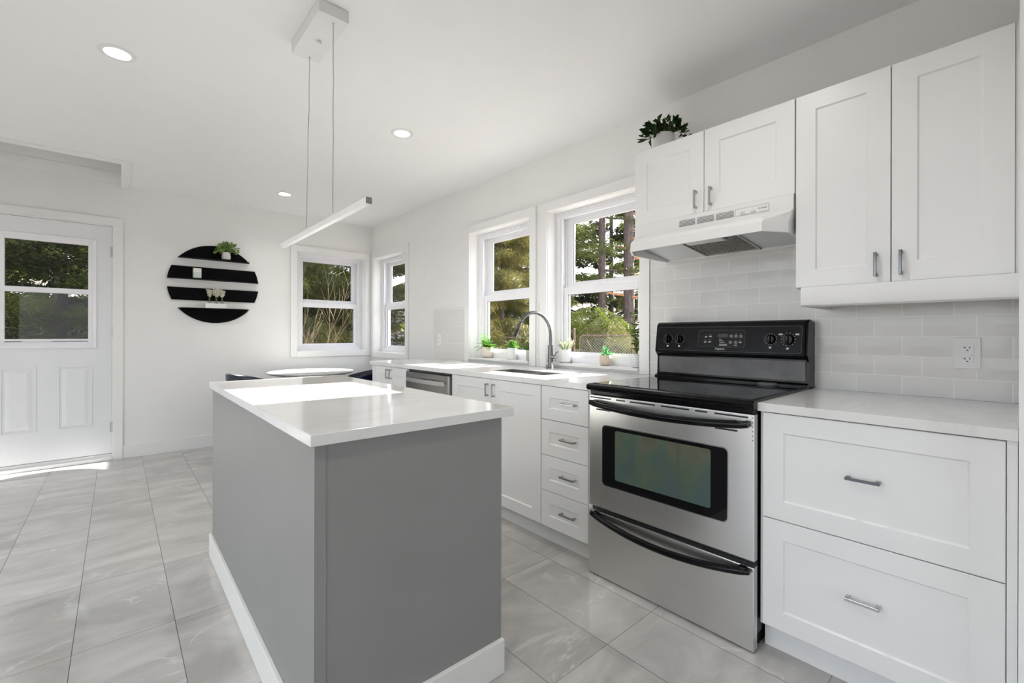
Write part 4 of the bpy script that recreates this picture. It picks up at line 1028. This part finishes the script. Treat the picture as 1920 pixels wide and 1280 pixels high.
# seen through the back window
conifer('weeping olive evergreen filling the view beyond the back wall window', 2.30, 9.05, 6.5, 2.0, 'olive', 190, 20, 16, .9, leaf_l=.30, leaf_w=.020, trunk=.05)
conifer('dense olive evergreen behind the weeping one', 3.45, 11.2, 8.0, 2.5, 'olive', 200, 20, 14, .85, leaf_l=.34, leaf_w=.030)
conifer('darker evergreen at the right side of the back window view', 5.3, 11.4, 8.0, 2.4, 'green_n', 140, 18, 11, .8, leaf_l=.28, leaf_w=.026)
# seen through the door glass
conifer('dark spruce beyond the door glass, left of its view', -1.75, 9.4, 7.0, 2.0, 'dark_n', 130, 18, 10, .45, leaf_w=.035, limbs='darkbark')
conifer('dark spruce beyond the door glass, right of its view', .15, 10.0, 7.5, 2.1, 'dark_n', 130, 18, 10, .45, leaf_w=.035)
conifer('lighter spruce further back beyond the door glass', -.9, 13.5, 8.0, 2.3, 'green_n', 100, 16, 9, .5, leaf_l=.28, leaf_w=.045)
# seen through the left sink window
conifer('golden weeping evergreen beyond the left sink window', 6.15, 7.35, 6.5, 1.75, 'gold', 165, 20, 15, .9, leaf_l=.28, leaf_w=.020, trunk=.05)
conifer('tall olive evergreen behind the golden one', 7.9, 9.9, 8.5, 2.3, 'olive', 130, 18, 11, .7, leaf_l=.28, leaf_w=.032)
# pines behind the gate
def pine(label, x, y, h, r, lean, nbr, red):
    z0 = gz(x, y); t = thing('pine_tree', label, 'tree', (x, y, z0), 'pines behind the chain-link gate')
    b = B(); tube(b, [(x, y, z0 - .3), (x, y, z0 + .5), (x + lean * .4, y, z0 + h * .5), (x + lean, y, z0 + h)], [r * 1.35, r * 1.05, r * .85, r * .35], 16); obj('trunk', b, MAT['bark'], t, smooth=True)
    b = B(); PP, DD = [], []
    for k in range(nbr):
        zt_ = rnd(.16, .95) * h; a = rnd(0, 6.28); L = rnd(.9, 2.4) * (1.1 - zt_ / h * .6); p = Vector((x + lean * zt_ / h, y, z0 + zt_)); pts = [p]
        dr = Vector((math.cos(a), math.sin(a), rnd(-.1, .25)))
        for i in range(1, 6):
            pts.append(pts[-1] + dr * L / 5 + Vector((rnd(-.08, .08), rnd(-.08, .08), rnd(-.10, .03))))
        tube(b, pts, [.045, .036, .028, .020, .013, .006], 7)
        for q in pts[2:]:
            for i in range(120):
                PP.append(q + Vector((rnd(-.3, .3), rnd(-.3, .3), rnd(-.14, .12)))); DD.append(dr + Vector((rnd(-1, 1), rnd(-1, 1), rnd(-.7, .2))))
    obj('limbs', b, MAT['redbark' if red else 'bark'], t, smooth=True, label='reddish limbs' if red else None)
    n = len(PP); quads('foliage', needles(np.array([tuple(p) for p in PP]), np.array([tuple(p) for p in DD]), .08 + .08 * rng.random(n), .011 + .009 * rng.random(n)), MAT['green_n'], t)
pine('thick pine trunk with reddish limbs at the right of the gate view', 11.68, 7.93, 10, .165, -.12, 26, True)
pine('slimmer pine trunk just left of the thick one', 11.33, 8.70, 10, .115, .1, 22, False)
pine('slender pine trunk further left in shade', 11.6, 10.4, 10, .12, .15, 22, False)
conifer('green spruce behind the right sink window, left of the pine trunks', 9.3, 9.1, 9.5, 2.1, 'green_n', 150, 20, 12, .55, leaf_l=.24, leaf_w=.034, z_low=.06, top_pow=.55)
# shrubs
def shrub(label, x, y, h, R, m, n, ll, lw, name='shrub'):
    z0 = gz(x, y); t = thing(name, label, 'shrub', (x, y, z0), 'shrubs outside')
    b = B()
    for k in range(14):
        a = rnd(0, 6.28); tube(b, [(x, y, z0 - .05), (x + R * .35 * math.cos(a), y + R * .35 * math.sin(a), z0 + h * .5), (x + R * .7 * math.cos(a), y + R * .7 * math.sin(a), z0 + h * .85)], [.014, .010, .004], 5)
    obj('stems', b, MAT['stem'], t)
    a = rng.random(n) * 2 * np.pi; u = rng.random(n) ** .5; v = rng.random(n) ** .8
    rr = R * u * np.sqrt(np.clip(1 - (v - .35) ** 2 / .55, .05, 1))
    lump = 1 + .22 * np.sin(a * 3 + x) * np.cos(v * 7 + y)
    P = np.stack([x + rr * lump * np.cos(a), y + rr * lump * np.sin(a), z0 + h * v * (1 - .25 * u ** 2) * lump], 1)
    D = np.stack([np.cos(a) + rng.normal(size=n) * .6, np.sin(a) + rng.normal(size=n) * .6, .5 + rng.normal(size=n) * .5], 1)
    quads('foliage', needles(P, D, ll * (.6 + .8 * rng.random(n)), lw * (.6 + .8 * rng.random(n))), MAT[m], t)
shrub('bright lime green shrub right behind the chain-link gate', 8.55, 6.75, 1.72, 1.35, 'lime', 60000, .055, .016)
shrub('second lime shrub to the left, behind the gate post', 8.0, 7.7, 1.45, 1.0, 'lime', 36000, .055, .016)
shrub('low brownish hedge growing against the chain-link gate', 7.75, 5.75, 1.42, 1.0, 'olive', 45000, .05, .012)
shrub('low olive shrub below the left sink window view', 5.6, 6.0, 1.05, .8, 'olive', 30000, .05, .012)
# bare straw coloured twig shrub by the back window
x0, y0 = 2.05, 6.75; t = thing('twig_shrub', 'bare straw-coloured twig shrub outside the back window', 'shrub', (x0, y0, gz(x0, y0)))
b = B()
def twig(p, d, L, r, lev):
    pts = [p]; dd = d.normalized()
    for i in range(4):
        dd = (dd + Vector((rnd(-.13, .13), rnd(-.13, .13), rnd(-.02, .12)))).normalized(); pts.append(pts[-1] + dd * L / 4)
    tube(b, pts, [r, r * .85, r * .7, r * .55, r * .35], 5)
    if lev:
        for q in pts[1:]:
            for k in range(2):
                twig(q, (dd + Vector((rnd(-.8, .8), rnd(-.8, .8), rnd(.0, .6)))), L * rnd(.35, .6), r * .5, lev - 1)
for k in range(13):
    twig(Vector((x0 + rnd(-.12, .12), y0 + rnd(-.12, .12), gz(x0, y0))), Vector((rnd(-.13, .07), rnd(-.2, .2), 1)), rnd(.8, 1.3) if k else 1.85, .005, 2 if k < 6 else 1)
obj('twigs', b, MAT['straw'], t)
# chain-link gate and fence
def pipe_frame(t, p0, p1, z0, z1, r, cr):
    """rounded pipe frame in the vertical plane p0-p1"""
    d = (p1 - p0); L = d.length; d.normalize(); pts = []
    pts.append(p0 + Vector((0, 0, z0)))
    for k in range(7): a = R_(180 - 90 * k / 6); pts.append(p0 + d * (cr + cr * math.cos(a)) + Vector((0, 0, z1 - cr + cr * math.sin(a))))
    for k in range(7): a = R_(90 - 90 * k / 6); pts.append(p0 + d * (L - cr + cr * math.cos(a)) + Vector((0, 0, z1 - cr + cr * math.sin(a))))
    pts.append(p1 + Vector((0, 0, z0))); b = B(); tube(b, pts, r, 10); tube(b, [p0 + Vector((0, 0, z0 + .05)), p1 + Vector((0, 0, z0 + .05))], r * .8, 8)
    return obj('pipe_frame', b, MAT['rust'], t, smooth=True)
def chain(t, p0, p1, z0, z1, s=.052):
    d = (p1 - p0); L = d.length; d.normalize(); b = B(); hh = z1 - z0; k = -hh
    def seg(u0, v0, u1, v1):
        P = p0 + d * u0 + Vector((0, 0, z0 + v0)); Q = p0 + d * u1 + Vector((0, 0, z0 + v1)); tube(b, [P, Q], .0017, 4, cap=False)
    while k < L:
        u0, v0, u1, v1 = k, 0, k + hh, hh
        if u0 < 0: v0 -= u0; u0 = 0
        if u1 > L: v1 -= (u1 - L); u1 = L
        if u1 > u0: seg(u0, v0, u1, v1); seg(L - u0, v0, L - u1, v1)
        k += s
    return obj('wire_mesh', b, MAT['satin'], t)
G0, G1 = Vector((6.60, 5.58, 0)), Vector((7.33, 4.90, 0)); zg = gz(7, 5.2)
t = thing('garden_gate', 'chain-link garden gate in a rusty pipe frame outside the right sink window', 'gate', (6.95, 5.25, zg))
gd = (G1 - G0).normalized(); pipe_frame(t, G0, G1, zg + .05, 1.145, .012, .06); chain(t, G0 + gd * .02, G1 - gd * .02, zg + .10, 1.13)
b = B(); nl = 22
for k in range(nl):
    p = G0 + gd * (.08 + (G0 - G1).length * .84 * k / nl); tube(b, [p + Vector((0, 0, 1.15)), p + Vector((.005, .01, 1.185))], .003, 4)
obj('wire_ends', b, MAT['rust'], t)
mc = (G0 + G1) / 2; b = B()
tube(b, [mc - gd * .10 + Vector((0, 0, 1.15)), mc - gd * .02 + Vector((0, 0, 1.27))], .008, 6); tube(b, [mc + gd * .12 + Vector((0, 0, 1.15)), mc + gd * .03 + Vector((0, 0, 1.25)), mc + Vector((0, 0, 1.16))], .008, 6); obj('latch', b, MAT['rust'], t)
for p, lab, z1, dx in ((G0 - gd * .10, 'rusty gate post at the left side of the garden gate', 1.26, -1), (G1 + gd * .07, 'rusty gate post at the right side of the garden gate', 1.12, 1)):
    b = B(); tube(b, [(p.x, p.y, zg - .1), (p.x, p.y, z1)], .020, 12); lathe(b, [(.022, 0), (.02, .02), (.004, .035)], (p.x, p.y, z1), 12); tag(obj('gate_post', b, MAT['rust'], smooth=True), lab, 'post', 'gate posts')
F0, F1 = G1 + gd * .16, G1 + gd * 1.9
t = thing('garden_fence', 'chain-link fence panel in rusty pipe right of the gate', 'fence', (*((F0 + F1) / 2).xy, zg)); pipe_frame(t, F0, F1, zg + .02, 1.150, .013, .10); chain(t, F0 + gd * .02, F1 - gd * .02, zg + .08, 1.13)
F0, F1 = G0 - gd * 2.2, G0 - gd * .16
t = thing('garden_fence', 'chain-link fence panel left of the gate, behind the sill plants', 'fence', (*((F0 + F1) / 2).xy, zg)); pipe_frame(t, F0, F1, zg + .02, 1.110, .012, .04); chain(t, F0 + gd * .02, F1 - gd * .02, zg + .08, 1.09)
# white sloping eave board seen through the far corner window
b = B(); p0, p1 = Vector((3.62, 8.27, 1.96)), Vector((5.6, 8.12, 2.85)); dv = (p1 - p0).normalized(); sd_ = Vector((dv.y, -dv.x, 0)).normalized() * .02; u_ = dv.cross(sd_).normalized() * .060
loft(b, [[p + sd_ + u_, p - sd_ + u_, p - sd_ - u_, p + sd_ - u_] for p in (p0, p1)])
for p in (p0 + dv * .03, p1 - dv * .03): tube(b, [p, Vector((p.x, p.y, -.15))], .03, 8)
tag(obj('eave_board', b, MAT['fascia']), 'white sloping eave board outside the far corner window', 'board')
# woods further back
for k in range(13):
    a = R_(-17 + 6.4 * k + rnd(-.8, .8)); d = (17, 21)[k % 2]
    conifer('dark evergreen in the woods far beyond the windows', d * math.sin(a), d * math.cos(a), rnd(8, 11), rnd(1.75, 2.05), 'dark_n' if k % 3 else 'green_n', 90, 14, 16, .5, leaf_l=.30, leaf_w=.05, group='woods in the distance', fine=False)
